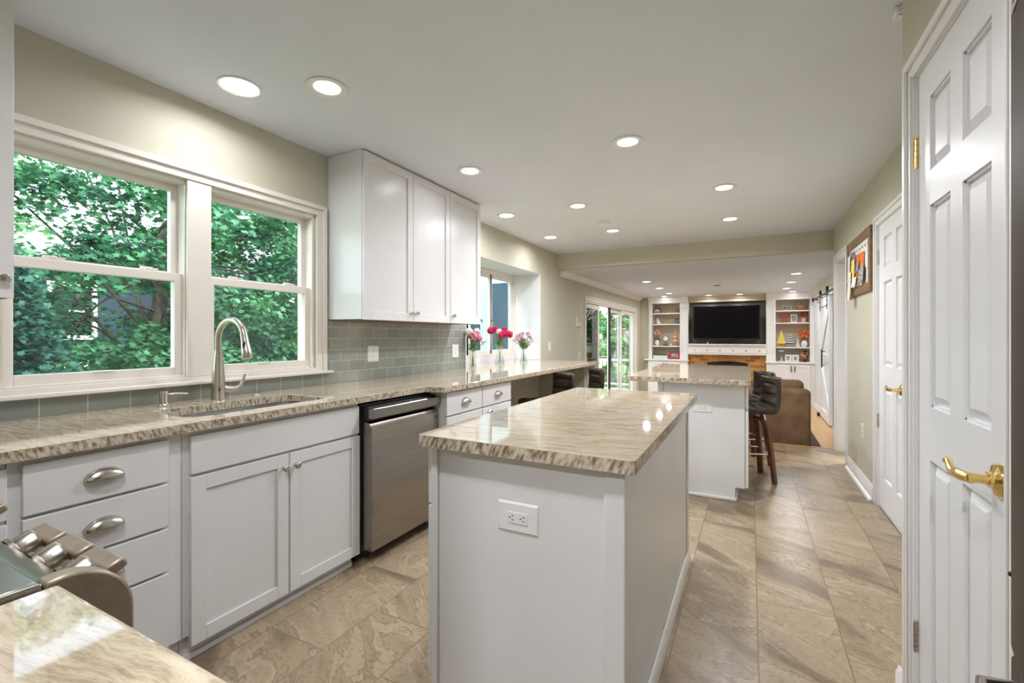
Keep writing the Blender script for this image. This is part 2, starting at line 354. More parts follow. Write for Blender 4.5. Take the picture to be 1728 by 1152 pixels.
def bricks(name, axis, bw, rh, mort, c1, c2, cm, offs=(0,0), rough=.3, offset=.5, spec=.5, bump=.4, wob=0):
    m = mat(name, c1, rough, spec=spec)
    g = N(m, 'ShaderNodeNewGeometry'); sp = N(m, 'ShaderNodeSeparateXYZ'); LK(m, g.outputs['Position'], sp.inputs[0]); cx = N(m, 'ShaderNodeCombineXYZ')
    au = N(m, 'ShaderNodeMath', operation='ADD'); au.inputs[1].default_value = offs[0]; LK(m, sp.outputs[axis], au.inputs[0])
    az = N(m, 'ShaderNodeMath', operation='ADD'); az.inputs[1].default_value = offs[1]; LK(m, sp.outputs[2], az.inputs[0])
    LK(m, au.outputs[0], cx.inputs[0]); LK(m, az.outputs[0], cx.inputs[1])
    br = N(m, 'ShaderNodeTexBrick'); br.offset = offset; br.inputs['Scale'].default_value = 1; br.inputs['Brick Width'].default_value = bw; br.inputs['Row Height'].default_value = rh
    br.inputs['Mortar Size'].default_value = mort; br.inputs['Mortar Smooth'].default_value = .2
    br.inputs['Color1'].default_value = (*c1,1); br.inputs['Color2'].default_value = (*c2,1); br.inputs['Mortar'].default_value = (*cm,1)
    LK(m, cx.outputs[0], br.inputs[0])
    no = N(m, 'ShaderNodeTexNoise'); no.inputs['Scale'].default_value = 25; LK(m, g.outputs['Position'], no.inputs[0])
    mu = N(m, 'ShaderNodeMixRGB'); mu.blend_type = 'OVERLAY'; mu.inputs[0].default_value = wob; LK(m, br.outputs['Color'], mu.inputs[1]); LK(m, no.outputs['Color'], mu.inputs[2])
    LK(m, mu.outputs[0], bsdf(m).inputs['Base Color'])
    bn = N(m, 'ShaderNodeBump'); bn.inputs['Strength'].default_value = bump; bn.inputs['Distance'].default_value = .002; bn.invert = True
    LK(m, br.outputs['Fac'], bn.inputs['Height']); LK(m, bn.outputs[0], bsdf(m).inputs['Normal']); return m
M['subway'] = bricks('grey_green_subway_tile', 1, .1515, .0765, .0018, (.235,.26,.235), (.285,.305,.275), (.60,.58,.50), (10*.1515-.68+.0, -.914+.0005+5*.153), .16, spec=.6)
M['brick'] = bricks('tan_fireplace_brick', 0, .20, .067, .005, (.56,.30,.09), (.30,.11,.035), (.34,.24,.13), (5,5), .8, spec=.2, wob=.5)
M['siding'] = bricks('navy_lap_siding', 1, 9, .13, .006, (.014,.03,.07), (.018,.036,.078), (.005,.01,.025), (50,20), .6, offset=0)
M['shingle'] = bricks('grey_roof_shingles', 1, .35, .14, .008, (.22,.22,.24), (.32,.31,.33), (.10,.10,.11), (50,20), .9)
M['plank'] = bricks('oak_floor_planks', 1, 1.2, .08, .0008, (.55,.30,.10), (.64,.37,.14), (.30,.15,.05), (20,20), .25)
# the plank bricks run on x rows: swap z for x
_n = M['plank'].node_tree
_sp = [n for n in _n.nodes if n.type == 'SEPXYZ'][0]
_az = [l for l in _n.links if l.from_node == _sp and l.from_socket.name == 'Z'][0]
_to = _az.to_socket; _n.links.remove(_az); _n.links.new(_sp.outputs[0], _to)

M['lens'] = mat('lamp_lens', (1,1,1), .5, emit=(1,.96,.90), es=7)

# ------------------------------------------------------------------ setting
FZ = -.285      # sunken family-room floor
FC = 2.215      # its ceiling
XL, XR, XF = -2.52, .83, 1.25
struct(MB().box(-2.6,2.2,-2.6,6.08,-.12,0), 'floor', M['tile'])
struct(MB().box(-2.7,1.5,6.08,12.9,FZ-.1,FZ), 'floor_family', M['plank'])
o = struct(MB().box(-2.52,.83,6.07,6.105,-.022,.004).box(-2.52,.9,6.08,6.095,FZ,-.02), 'trim_1', M['plank'])
struct(MB().box(-2.7,2.2,-2.6,6.42,2.44,2.56), 'ceiling', M['ceil'])
struct(MB().box(-2.7,1.5,6.42,12.9,FC,FC+.12), 'ceiling_family', M['ceil'])
struct(MB().box(-2.52,1.4,6.30,6.42,FC,2.44), 'wall_header', M['wall'])
# left wall with its openings: double window, bump-out, sliding door
wl = MB(); a, b = XL-.16, XL
def seg(y0,y1,z0,z1): wl.box(a,b,y0,y1,z0,z1)
WZ0, WZ1 = 1.02, 2.03
WY = ((.645,1.305),(1.40,2.06))
BY0, BY1, BZ1 = 3.846, 5.70, 2.077
SY0, SY1, SZ1 = 7.62, 11.5, 1.85
seg(-2.6,WY[0][0],-.1,2.5); seg(WY[0][0],WY[1][1],-.1,WZ0); seg(WY[0][0],WY[1][1],WZ1,2.5); seg(WY[0][1],WY[1][0],WZ0,WZ1)
seg(WY[1][1],BY0,-.1,2.5); seg(BY0,BY1,-.1,.86); seg(BY0,BY1,BZ1,2.5); seg(BY1,6.1,-.1,2.5); seg(6.1,SY0,FZ-.1,2.5)
seg(SY0,SY1,SZ1,2.5); seg(SY1,12.9,FZ-.1,2.5)
struct(wl, 'wall_left', M['wall'], smooth=False)
# bump-out: side cheeks, head, floor
bo = MB().box(-2.98,XL-.16,BY0-.08,BY0,.80,2.2).box(-2.98,XL-.16,BY1,BY1+.08,.80,2.2).box(-2.98,XL-.16,BY0,BY1,BZ1,2.2).box(-2.98,XL-.16,BY0,BY1,.80,.872)
bo.box(-2.98,-2.92,BY0,BY1,.872,.985)
bo.box(XL-.159,XL,BY1-.004,BY1+.0005,.916,BZ1).box(XL-.159,XL,BY0-.0005,BY0+.001,.916,BZ1).box(XL-.159,XL,BY0+.001,BY1-.004,BZ1-.004,BZ1+.0005)
struct(bo, 'wall_bumpout', M['wall_white'], smooth=False)
# kitchen right wall: door, cased opening
wr = MB()
D2Y0, D2Y1 = 3.42, 4.20
OY0, OY1, OZ = 5.42, 6.02, 2.04
wr.box(XR,XR+.14,2.0,D2Y0,0,2.44).box(XR,XR+.14,D2Y0,D2Y1,2.04,2.44).box(XR,XR+.14,D2Y1,OY0,0,2.44).box(XR,XR+.14,OY0,OY1,OZ,2.44).box(XR,XR+.45,OY1,6.22,FZ,2.44)
struct(wr, 'wall_right', M['wall'], smooth=False)
struct(MB().box(2.0,2.12,-2.6,6.1,0,2.44), 'wall_hall', M['wall'])
wn = MB()
XN = .46; D1Y0, D1Y1 = 1.25, 1.85
wn.box(XN,XN+.12,D1Y1,2.0,0,2.44).box(XN,XN+.12,D1Y0,D1Y1,2.045,2.44).box(XN+.12,XR+.02,1.9,2.0,0,2.44).box(XN,XN+.12,1.215,D1Y0,0,2.44).box(XN+.12,1.3,1.215,1.24,0,2.44)
wn.box(1.22,1.3,-2.6,1.215,0,2.44)
struct(wn, 'wall_near_right', M['wall'], smooth=False)
struct(MB().box(-2.52,-.30,-.55,-.40,0,2.44), 'wall_range', M['wall'])
struct(MB().box(-.42,-.30,-2.6,-.55,0,2.44).box(-.30,1.3,-2.6,-2.45,0,2.44), 'wall_back', M['wall'])
struct(MB().box(XF,XF+.15,6.22,12.9,FZ,FC), 'wall_family_right', M['wall_white'])
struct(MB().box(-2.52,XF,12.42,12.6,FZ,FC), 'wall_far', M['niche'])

# crown mouldings in the family room (cove profile)
def crown(y0, y1, x, sg, z, name):
    p = [(x,z),(x+sg*.085,z),(x+sg*.085,z-.012),(x+sg*.07,z-.022),(x+sg*.05,z-.03),(x+sg*.03,z-.05),(x+sg*.016,z-.075),(x+sg*.016,z-.09),(x,z-.09)]
    struct(MB().prism(p, 'y', y0, y1), name, M['trim'])
crown(6.43, 12.0, XL+.001, 1, FC-.001, 'trim_2'); crown(6.43, 12.0, XF-.001, -1, FC-.001, 'trim_3')
# baseboards
def baseb(x, sg, y0, y1, z, name, shoe=True, h=.10):
    p = [(x,z),(x+sg*.014,z),(x+sg*.014,z+h*.78),(x+sg*.008,z+h*.88),(x+sg*.006,z+h),(x,z+h)]
    mb = MB().prism(p, 'y', y0, y1)
    if shoe: mb.prism([(x+sg*.015,z),(x+sg*.030,z),(x+sg*.027,z+.012),(x+sg*.015,z+.018)], 'y', y0, y1)
    struct(mb, name, M['trim'])
baseb(XR-.001, -1, 4.33, 5.34, .001, 'baseboard_right', shoe=False)
baseb(XN-.001, -1, 1.925, 2.02, .001, 'baseboard_near')
struct(MB().box(XN-.012,XR-.02,2.001,2.016,.001,.09), 'baseboard_return', M['trim'])
baseb(XF-.001, -1, 6.3, 12.0, FZ+.001, 'baseboard_family')
baseb(XL+.001, 1, 5.76, 6.05, .001, 'baseboard_left')
o = MB().prism([(XR-.045,.001),(XR-.020,.001),(XR-.020,.02),(XR-.03,.02),(XR-.042,.012)], 'y', 4.28, 5.28).build('quarter_round_strip', M['trim'])
tag(o, 'loose white quarter-round strip lying on the tiles along the right baseboard', 'moulding strip')

# casings
def casing(fr, u0, u1, z0, z1, w=.07, t=.018, name='trim_9', sill=False, matl=None, parent=None, sides=True):
    mb = MB()
    for (a0,a1,b0,b1) in ((u0-w,u0,z0,z1+w),(u1,u1+w,z0,z1+w)): fr.box(mb, a0,a1,0,t*.7,b0,b1)
    fr.box(mb, u0,u1,0,t*.7,z1,z1+w)
    # raised outer band
    for (a0,a1,b0,b1) in ((u0-w,u0-w*.62,z0,z1+w),(u1+w*.62,u1+w,z0,z1+w)): fr.box(mb, a0,a1,t*.7,t*1.25,b0,b1)
    fr.box(mb, u0-w*.62,u1+w*.62,t*.7,t*1.25,z1+w*.62,z1+w)
    for (a0,a1,b0,b1) in ((u0-w*.14,u0,z0,z1+w*.14),(u1,u1+w*.14,z0,z1+w*.14)): fr.box(mb, a0,a1,t*.7,t*.95,b0,b1)
    if sill: pass
    o = mb.build(name, matl or M['trim'], parent, bev=.002)
    if parent is None: o['kind'] = 'structure'
    return o
fl = F('x', 1, XL); frt = F('x', -1, XR); fn = F('x', -1, XN)

# ---- double kitchen window
def sash(mb, y0, y1, z0, z1, x0, x1, fw=.038, bot=None):
    mb.box(x0,x1,y0,y0+fw,z0,z1).box(x0,x1,y1-fw,y1,z0,z1).box(x0,x1,y0+fw,y1-fw,z0,z0+(bot or fw)).box(x0,x1,y0+fw,y1-fw,z1-fw,z1)
for i, (y0, y1) in enumerate(WY):
    w = MB(); w.box(XL-.13,XL-.002,y0,y0+.015,WZ0,WZ1).box(XL-.13,XL-.002,y1-.015,y1,WZ0,WZ1).box(XL-.13,XL-.002,y0+.015,y1-.015,WZ1-.03,WZ1).box(XL-.13,XL-.002,y0+.015,y1-.015,WZ0,WZ0+.02)
    wo_ = struct(w, 'window_%d' % (i+1), M['vinyl'], bev=.002)
    lo = MB(); sash(lo, y0+.008, y1-.008, 1.025, 1.548, XL-.06, XL-.025, .040, .056); lo.build('lower_sash', M['vinyl'], wo_, bev=.003)
    up = MB(); sash(up, y0+.008, y1-.008, 1.52, 2.005, XL-.10, XL-.065, .038); up.build('upper_sash', M['vinyl'], wo_, bev=.003)
    MB().box(XL-.044,XL-.040,y0+.045,y1-.045,1.078,1.512).build('glass_pane', M['glass'], wo_, smooth=False)
    MB().box(XL-.084,XL-.080,y0+.043,y1-.043,1.555,1.970).build('glass_pane', M['glass'], wo_, smooth=False)
    for yy in (y0+.16, y1-.16):
        lk = MB().box(XL-.07,XL-.03,yy-.035,yy+.035,1.548,1.556).box(XL-.062,XL-.04,yy-.02,yy+.02,1.556,1.568).box(XL-.055,XL-.030,yy+.0,yy+.045,1.556,1.563)
        lk.build('sash_lock', M['vinyl'], wo_, bev=.002)
    MB().box(XL-.05,XL-.018,(y0+y1)/2-.04,(y0+y1)/2+.04,1.075,1.083).build('lift_rail', M['vinyl'], wo_, bev=.003)
cs = MB(); t = .016
Y0, Y1 = WY[0][0]-.01, WY[1][1]+.01
cs.box(XL,XL+t,Y0-.075,Y0,.995,2.09).box(XL,XL+t,Y1,Y1+.075,.995,2.09).box(XL,XL+t,Y0,Y1,2.022,2.09).box(XL,XL+t,WY[0][1]-.01,WY[1][0]+.01,1.0305,2.0215)
cs.box(XL+t,XL+t+.01,Y0-.075,Y0-.045,.995,2.09).box(XL+t,XL+t+.01,Y1+.045,Y1+.075,.995,2.09).box(XL+t,XL+t+.012,Y0-.045,Y1+.045,2.062,2.09).box(XL+t,XL+t+.006,Y0,Y1,2.022,2.034)
cs.box(XL,XL+t,Y0,Y1,.995,1.03)
struct(cs, 'trim_4', M['creamtrim'], bev=.002)
struct(MB().box(XL,XL+.05,Y0-.12,Y1+.11,.991,1.008), 'trim_5', M['creamtrim'], bev=.004)

# ---- bump-out window (slider pair)
bw = MB(); XB = -2.92
bw.box(XB-.05,XB,BY0,BY0+.04,.985,2.075).box(XB-.05,XB,BY1-.045,BY1,.985,2.075).box(XB-.05,XB,BY0+.04,BY1-.045,2.02,2.075).box(XB-.05,XB,BY0+.04,BY1-.045,.985,1.01)
w3 = struct(bw, 'window_3', M['vinyl'], bev=.003)
for (y0, y1) in ((BY0+.04,4.54),(4.50,5.10),(5.04,BY1-.045)):
    s_ = MB(); sash(s_, y0, y1, 1.01, 2.02, XB-.045, XB-.012, .045, .05); s_.build('sash', M['vinyl'], w3, bev=.003)
    MB().box(XB-.03,XB-.026,y0+.045,y1-.045,1.06,1.975).build('glass_pane', M['glass'], w3, smooth=False)

# ---- sliding patio door
sd = MB(); xs = XL-.12
sd.box(xs,XL-.002,SY0,SY0+.03,FZ,SZ1).box(xs,XL-.002,SY1-.03,SY1,FZ,SZ1).box(xs,XL-.002,SY0+.03,SY1-.03,SZ1-.03,SZ1).box(xs,XL-.002,SY0+.03,SY1-.03,FZ,FZ+.03)
d4 = struct(sd, 'door_4', M['creamtrim'], bev=.003)
for k, (y0, y1, xo, g) in enumerate(((SY0+.03,8.56,-.04,'glassdark'), (9.38,10.28,-.09,'glass'), (10.22,11.47,-.04,'glass'))):
    s_ = MB(); sash(s_, y0, y1, FZ+.03, SZ1-.03, XL+xo-.03, XL+xo, .085, .16); s_.build('sliding_panel', M['creamtrim'], d4, bev=.003)
    MB().box(XL+xo-.018,XL+xo-.014,y0+.085,y1-.085,FZ+.19,SZ1-.115).build('glass_pane', M[g], d4, smooth=False)
MB().box(XL-.075,XL-.045,9.30,9.345,FZ+.03,SZ1-.03).box(XL-.075,XL-.045,9.36,9.375,FZ+.03,SZ1-.03).box(XL-.05,XL-.02,9.30,9.345,.60,.85).build('screen_door_stile', M['black'], d4, bev=.002)
casing(fl, SY0, SY1, FZ, SZ1, .08, name='trim_6', matl=M['creamtrim'])
# ---- cased opening and doors on the right
casing(frt, OY0, OY1, .0, OZ, .065, name='trim_7')
jm = MB().box(XR-.005,XR+.30,OY1-.03,OY1-.001,0,OZ).box(XR+.10,XR+.13,OY1-.045,OY1-.03,0,OZ).box(XR-.005,XR+.14,OY0+.001,OY0+.02,0,OZ).box(XR-.005,XR+.14,OY0+.02,OY1-.03,OZ-.02,OZ)
struct(jm, 'trim_8', M['trim'], bev=.002)

def panel_door(fr, u0, u1, z0, z1, th, name, hinge_u, handle_u, cols=None):
    """six-panel door, front face at w=0"""
    wdt = u1-u0; st = wdt*.175; mid = wdt*.13
    c = [(u0+st, u0+(wdt-mid)/2), (u0+(wdt+mid)/2, u1-st)]
    rows = [(z0+.22, .875), (1.03, 1.615), (1.715, 1.93)]
    mb = MB()
    fr.box(mb, u0, c[0][0], -th, 0, z0, z1); fr.box(mb, c[0][1], c[1][0], -th, 0, z0, z1); fr.box(mb, c[1][1], u1, -th, 0, z0, z1)
    for a_, b_ in c:
        zz = [z0]+[q for r_ in rows for q in r_]+[z1]
        for k in range(0, len(zz), 2): fr.box(mb, a_, b_, -th, 0, zz[k], zz[k+1])
    o = struct(mb, name, M['door'], smooth=False)
    for a_, b_ in c:
        for r0, r1 in rows:
            p = MB(); fr.box(p, a_, b_, -th+.004, -.014, r0, r1)
            fr.frustum(p, a_+.010, b_-.010, r0+.010, r1-.010, -.014, -.003, .024)
            # sticking: sloped edge moulding
            for (q0,q1,s0,s1) in ((a_,a_+.006,r0,r1),(b_-.006,b_,r0,r1),(a_,b_,r0,r0+.006),(a_,b_,r1-.006,r1)): fr.box(p, q0,q1,-.014,-.006,s0,s1)
            p.build('raised_panel', M['door'], o, smooth=False)
    return o
d1 = panel_door(F('x',-1,XN+.003), D1Y0+.005, D1Y1-.005, .008, 2.035, .035, 'door_1', D1Y1, D1Y0)
casing(fn, D1Y0, D1Y1, 0, 2.04, .06, name='trim_10')
d2 = panel_door(F('x',-1,XR+.003), D2Y0+.005, D2Y1-.005, .008, 2.035, .035, 'door_2', D2Y1, D2Y0)
casing(frt, D2Y0, D2Y1, 0, 2.04, .06, name='trim_11')
for (xx, ya, yb) in ((XN,D1Y0,D1Y1),(XR,D2Y0,D2Y1)):
    struct(MB().box(xx-.004,xx+.10,ya+.0005,ya+.004,0,2.04).box(xx-.004,xx+.10,yb-.004,yb-.0005,0,2.04).box(xx-.004,xx+.10,ya+.004,yb-.004,2.036,2.0395), 'trim_13', M['trim'])
def hinge(x, y, z, par, m_):
    mb = MB()
    for k in range(5): mb.cyl((x-.008,y,z-.045+k*.018), (x-.008,y,z-.045+k*.018+.0165), .0065, n=12)
    mb.box(x-.001,x+.001,y-.028,y+.028,z-.045,z+.045)
    mb.ball((x-.008,y,z+.048), .006, 8, 6)
    mb.build('hinge', m_, par, bev=0)
hinge(XN+.006, D1Y1-.002, 1.80, d1, M['brass']); hinge(XN+.006, D1Y1-.002, .30, d1, M['nickel'])
for z in (1.80, .62): hinge(XR+.006, D2Y1-.002, z, d2, M['nickel'])
def lever(x, y, z, L, par):
    """brass lever on a door facing -X; lever runs toward +Y"""
    mb = MB(); mb.lathe([(0,0),(.036,0),(.036,.004),(.032,.010),(.022,.013),(.016,.016),(.016,.022),(.0,.022)], (x,y,z), 28, axis='x', sgn=-1)
    mb.tube([(x-.012,y,z),(x-.04,y,z),(x-.055,y,z)], [.012,.010,.011], 16)
    pts = [(x-.05,y-.006,z+.0),(x-.056,y+.02,z-.001),(x-.058,y+.045,z-.002),(x-.060,y+.058,z-.004),(x-.060,y+.072,z+.004),(x-.058,y+.088,z+.013),(x-.056,y+.104,z+.012)]
    mb.tube(pts, [.011,.012,.0115,.009,.0075,.007,.008], 14)
    mb.ball(pts[-1], .0085, 10, 6)
    mb.build('lever_handle', M['brass'], par)
lever(XN+.003, 1.312, .935, .11, d1)
lever(XR+.003, D2Y0+.20, .90, .11, d2)

# ------------------------------------------------------------------ ceiling lamps
def can(x, y, z, r, rl, power, label, grp, off=0):
    t_ = thing('recessed_light', label, 'ceiling light', (x,y,z), group=grp)
    MB().lathe([(rl,-.001),(r,-.001),(r,-.006),(r-.006,-.009),(rl+.004,-.006),(rl,-.004)], (x,y,z), 40, closed=True).build('trim_ring', M['plate'], t_)
    MB().lathe([(0,-.004),(rl,-.004),(rl,-.0015),(0,-.0015)], (x,y,z), 40).build('lens', M['lens'], t_)
    ld = bpy.data.lights.new('bulb', 'AREA'); ld.shape = 'DISK'; ld.size = rl*1.6; ld.energy = power; ld.color = (.98,.985,1.03); ld.spread = math.radians(165)
    lo = bpy.data.objects.new('bulb', ld); C.objects.link(lo); lo.parent = t_; lo.location = (0,0,-.012)
    return t_
KL = [(-2.185,1.36,.08,'by the sink window, leftmost in the picture'), (-1.818,1.562,.062,'above the sink aisle, with a wide outer ring'),
      (-1.813,2.83,.062,'just in front of the wall cabinets'), (-.675,2.857,.062,'over the far end of the near island'),
      (-2.157,4.04,.07,'close to the wall cabinet beside the flower window'), (-2.159,5.18,.07,'nearest the left wall where the ceiling drops'),
      (-1.415,4.048,.062,'between the two islands, left of the room centre'), (-1.394,5.187,.062,'beside the smoke alarm before the dropped ceiling'),
      (-.188,4.094,.062,'over the near end of the far island'), (-.184,5.218,.062,'over the far end of the far island')]
KP = [.36,.06,.10,1.6,.25,.35,1.1,1.5,.9,.8]   # each can's dimmer
for (x, y, rl, s_), kp in zip(KL, KP): can(x, y, 2.44, .095 if rl < .075 else rl+.014, rl, LAMP_K*kp, 'round recessed kitchen ceiling light '+s_, 'kitchen ceiling lights')
can(-.05, -1.2, 2.44, .095, .062, LAMP_K*2.2, 'added fill light shaped as a ceiling can, unseen in the passage behind the camera', 'kitchen ceiling lights')  # added lamp, out of view, brightens the faces turned to the camera
can(-.2, .45, 2.44, .095, .062, LAMP_K*.4, 'added fill light shaped as a ceiling can, out of view in front of the refrigerator', 'kitchen ceiling lights')  # unseen extra can, put in for more light beside the camera
can(-1.0, .35, 2.44, .095, .062, LAMP_K*.8, 'added fill light shaped as a ceiling can, out of view above the range front', 'kitchen ceiling lights')  # added out-of-view can, helps light the cabinet fronts
FLs = [(-1.65,8.43,'first of the left row, nearest the patio door'), (-1.645,9.70,'second of the left row'), (-1.64,10.93,'third of the left row with a visible trim ring'), (-1.88,11.78,'small one tucked over the left bookcase'),
       (-.883,11.94,'over the left half of the television'), (-.221,11.94,'over the right half of the television'), (.64,8.42,'first of the right row, nearest the kitchen'), (.656,9.69,'second of the right row'),
       (.66,10.92,'third of the right row'), (.83,11.77,'small one tucked over the right bookcase')]
for i, (x, y, s_) in enumerate(FLs): can(x, y, FC, .085, .066, LAMP_F if i not in (3,4,5,9) else LAMP_F*(.35 if i in (4,5) else .12), 'round recessed family-room ceiling light, '+s_, 'family room ceiling lights')
o = MB().lathe([(0,-.034),(.045,-.034),(.06,-.026),(.065,-.008),(.065,-.001),(0,-.001)], (-1.37,4.745,2.44), 32).build('smoke_alarm', M['plate'])
tag(o, 'flat round white smoke alarm on the ceiling between the recessed lights', 'smoke alarm')
o = MB().box(.472,.505,2.13,2.19,2.412,2.438).box(.48,.497,2.14,2.18,2.404,2.412).build('motion_sensor', M['plate'], bev=.006)
tag(o, 'small white sensor box on the ceiling by the near door corner', 'sensor')
o = MB().box(-.62,-.50,9.62,9.68,FC-.012,FC-.001).box(-.61,-.51,9.63,9.67,FC-.015,FC-.012).build('ceiling_vent', M['greymetal'], bev=.002)
tag(o, 'thin grey vent in the middle of the family-room ceiling', 'vent')

# ------------------------------------------------------------------ cabinets
def shaker(fr, u0, u1, z0, z1, name, parent, th=.02, rail=.055, m_=None):
    mb = MB()
    fr.box(mb, u0,u1,-th,-.009,z0,z1)
    fr.box(mb, u0,u0+rail,-.009,0,z0,z1); fr.box(mb, u1-rail,u1,-.009,0,z0,z1)
    fr.box(mb, u0+rail,u1-rail,-.009,0,z0,z0+rail); fr.box(mb, u0+rail,u1-rail,-.009,0,z1-rail,z1)
    return mb.build(name, m_ or M['cab'], parent, bev=.0015)
def slab(fr, u0, u1, z0, z1, name, parent, th=.02):
    mb = MB(); fr.box(mb, u0,u1,-th,0,z0,z1); return mb.build(name, M['cab'], parent, bev=.002)
def cup_pull(fr, u, z, parent, w=.052, h=.034, d=.026):
    # half-dome cup: open underneath
    rows = []; nu, nv = 16, 7
    for j in range(nv+1):
        b_ = (PI/2)*j/nv; row = []
        for i in range(nu+1):
            a_ = PI*i/nu
            uu = -math.cos(a_)*w*(1-.0*j); zz = math.sin(a_)*h*math.cos(b_); ww = math.sin(b_)*d*(math.sin(a_)**.5)
            row.append(fr.pt(u+uu, ww, z-.012+zz))
        rows.append(row)
    mb = MB().grid(rows)
    o = mb.build('cup_pull', M['nickel'], parent, solid=.003)
    return o
def knob(fr, u, z, parent, m_=None, r=.016):
    mb = MB(); c_ = fr.pt(u,0,z)
    mb.lathe([(0,0),(.009,0),(.007,.003),(.0055,.010),(.009,.015),(r,.019),(r,.024),(r*.7,.029),(0,.030)], c_, 18, axis=fr.ax, sgn=fr.sg)
    return mb.build('knob', m_ or M['nickel'], parent)
fx = F('x', 1, -1.87)
SLAB_B = .876
TK = .022
def base_body(par, x0, x1, y0, y1, toe=.045, top=SLAB_B-.001):
    MB().box(x0,x1,y0,y1,.10,top).box(x0,x1-toe,y0,y1,.001,.10).build('carcass', M['cab'], par, bev=.001)
# corner cabinet, partly seen
c = thing('base_cabinet', 'white corner base cabinet partly behind the range knobs', 'base cabinet', (-2.2,.2,0))
base_body(c, XL+.002, -1.889, -.38, .498, TK); slab(fx, .20,.497,.712,.858,'drawer_front',c); slab(fx, .20,.497,.06,.700,'cabinet_door',c)
# drawer bank
c = thing('drawer_cabinet', 'white four-drawer base cabinet left of the sink with nickel cup pulls', 'drawer cabinet', (-2.2,.72,0))
base_body(c, XL+.002, -1.889, .500, .956, TK)
for k, (z0, z1) in enumerate(((.710,.860),(.548,.700),(.386,.538),(.068,.376))):
    d_ = slab(fx, .528,.906,z0,z1,'drawer_front',c); cup_pull(fx, .717, (z0+z1)/2 if k < 3 else .25, d_)
# sink cabinet
c = thing('sink_cabinet', 'white sink base cabinet with two shaker doors and a false drawer front', 'sink cabinet', (-2.2,1.4,0))
MB().box(XL+.002,-1.889,.958,1.826,.10,.64).box(-1.97,-1.889,.958,1.826,.64,SLAB_B-.001).box(XL+.002,-1.911,.958,1.80,.001,.10).box(-1.911,-1.899,.958,1.795,.001,.022).build('carcass', M['cab'], c, bev=.001)
slab(fx, .98,1.818,.712,.858,'false_drawer_front',c)
d_ = shaker(fx, .98,1.392,.062,.700,'cabinet_door',c); knob(fx, 1.366,.640,d_)
d_ = shaker(fx, 1.400,1.822,.062,.700,'cabinet_door',c); knob(fx, 1.427,.640,d_)
# dishwasher
c = thing('dishwasher', 'stainless steel dishwasher with a wide bar handle between the sink and drawer cabinets', 'dishwasher', (-2.15,2.13,0))
MB().box(-2.45,-1.87,1.83,2.437,.10,.865).box(-2.45,-1.92,1.83,2.437,.005,.10).build('tub', M['black'], c, bev=.002)
p = [(-1.869,.075),(-1.802,.075),(-1.800,.09),(-1.800,.735),(-1.818,.765),(-1.869,.775)]
dd = MB().prism(p, 'y', 1.838, 2.436).build('front_door', M['steel'], c, bev=.003)
MB().box(-1.868,-1.825,1.838,2.436,.776,.852).build('control_panel', M['black'], c, bev=.002)
MB().prism([(-1.824,.790),(-1.788,.790),(-1.782,.796),(-1.782,.842),(-1.788,.848),(-1.824,.840)], 'y', 1.838, 2.436).build('bar_handle', M['steel'], c, bev=.002)
tb = text_mb('IXI', .026, .0004); tb.xf(Matrix.Translation((-1.7996,2.405,.712)) @ Matrix.Rotation(PI/2,4,'Z') @ Matrix.Rotation(PI/2,4,'X')); tb.build('emblem', M['black'], dd, smooth=False)
# drawer cabinets beyond, pulled forward
fx2 = F('x', 1, -1.742)
for i, (y0, y1, lb) in enumerate(((2.441,2.888,'white drawer cabinet with a cup pull, directly right of the dishwasher'), (2.890,3.345,'white drawer cabinet with a cup pull at the knee space of the desk'))):
    c = thing('drawer_cabinet', lb, 'drawer cabinet', (-2.1,(y0+y1)/2,0), group='drawer cabinets right of the dishwasher')
    base_body(c, XL+.002, -1.763, y0, y1)
    for z0, z1 in ((.716,.864),(.396,.706),(.07,.386)):
        d_ = slab(fx2, y0+.004,y1-.004,z0,z1,'drawer_front',c)
        if i == 0 or z0 > .7: cup_pull(fx2, (y0+y1)/2, .792 if z0 > .7 else (z0+z1)/2+.08, d_)
        else: cup_pull(fx2, y0+.10, z1-.03, d_, .03, .022, .02)
# support end of desk
ep = MB().box(XL+.002,-1.90,5.66,5.70,.001,SLAB_B-.001).build('desk_end_panel', M['wall']); tag(ep, 'sage painted panel that closes the far end of the granite desk', 'panel')
MB().box(-1.899,-1.745,5.655,5.705,.001,SLAB_B-.001).build('end_post', M['trim'], ep, bev=.003)
o = MB().box(-1.98,-1.90,3.50,3.54,.835,.8755).build('desk_bracket', M['black'], bev=.002); tag(o, 'small black metal bracket under the granite desk beside the drawers', 'bracket')

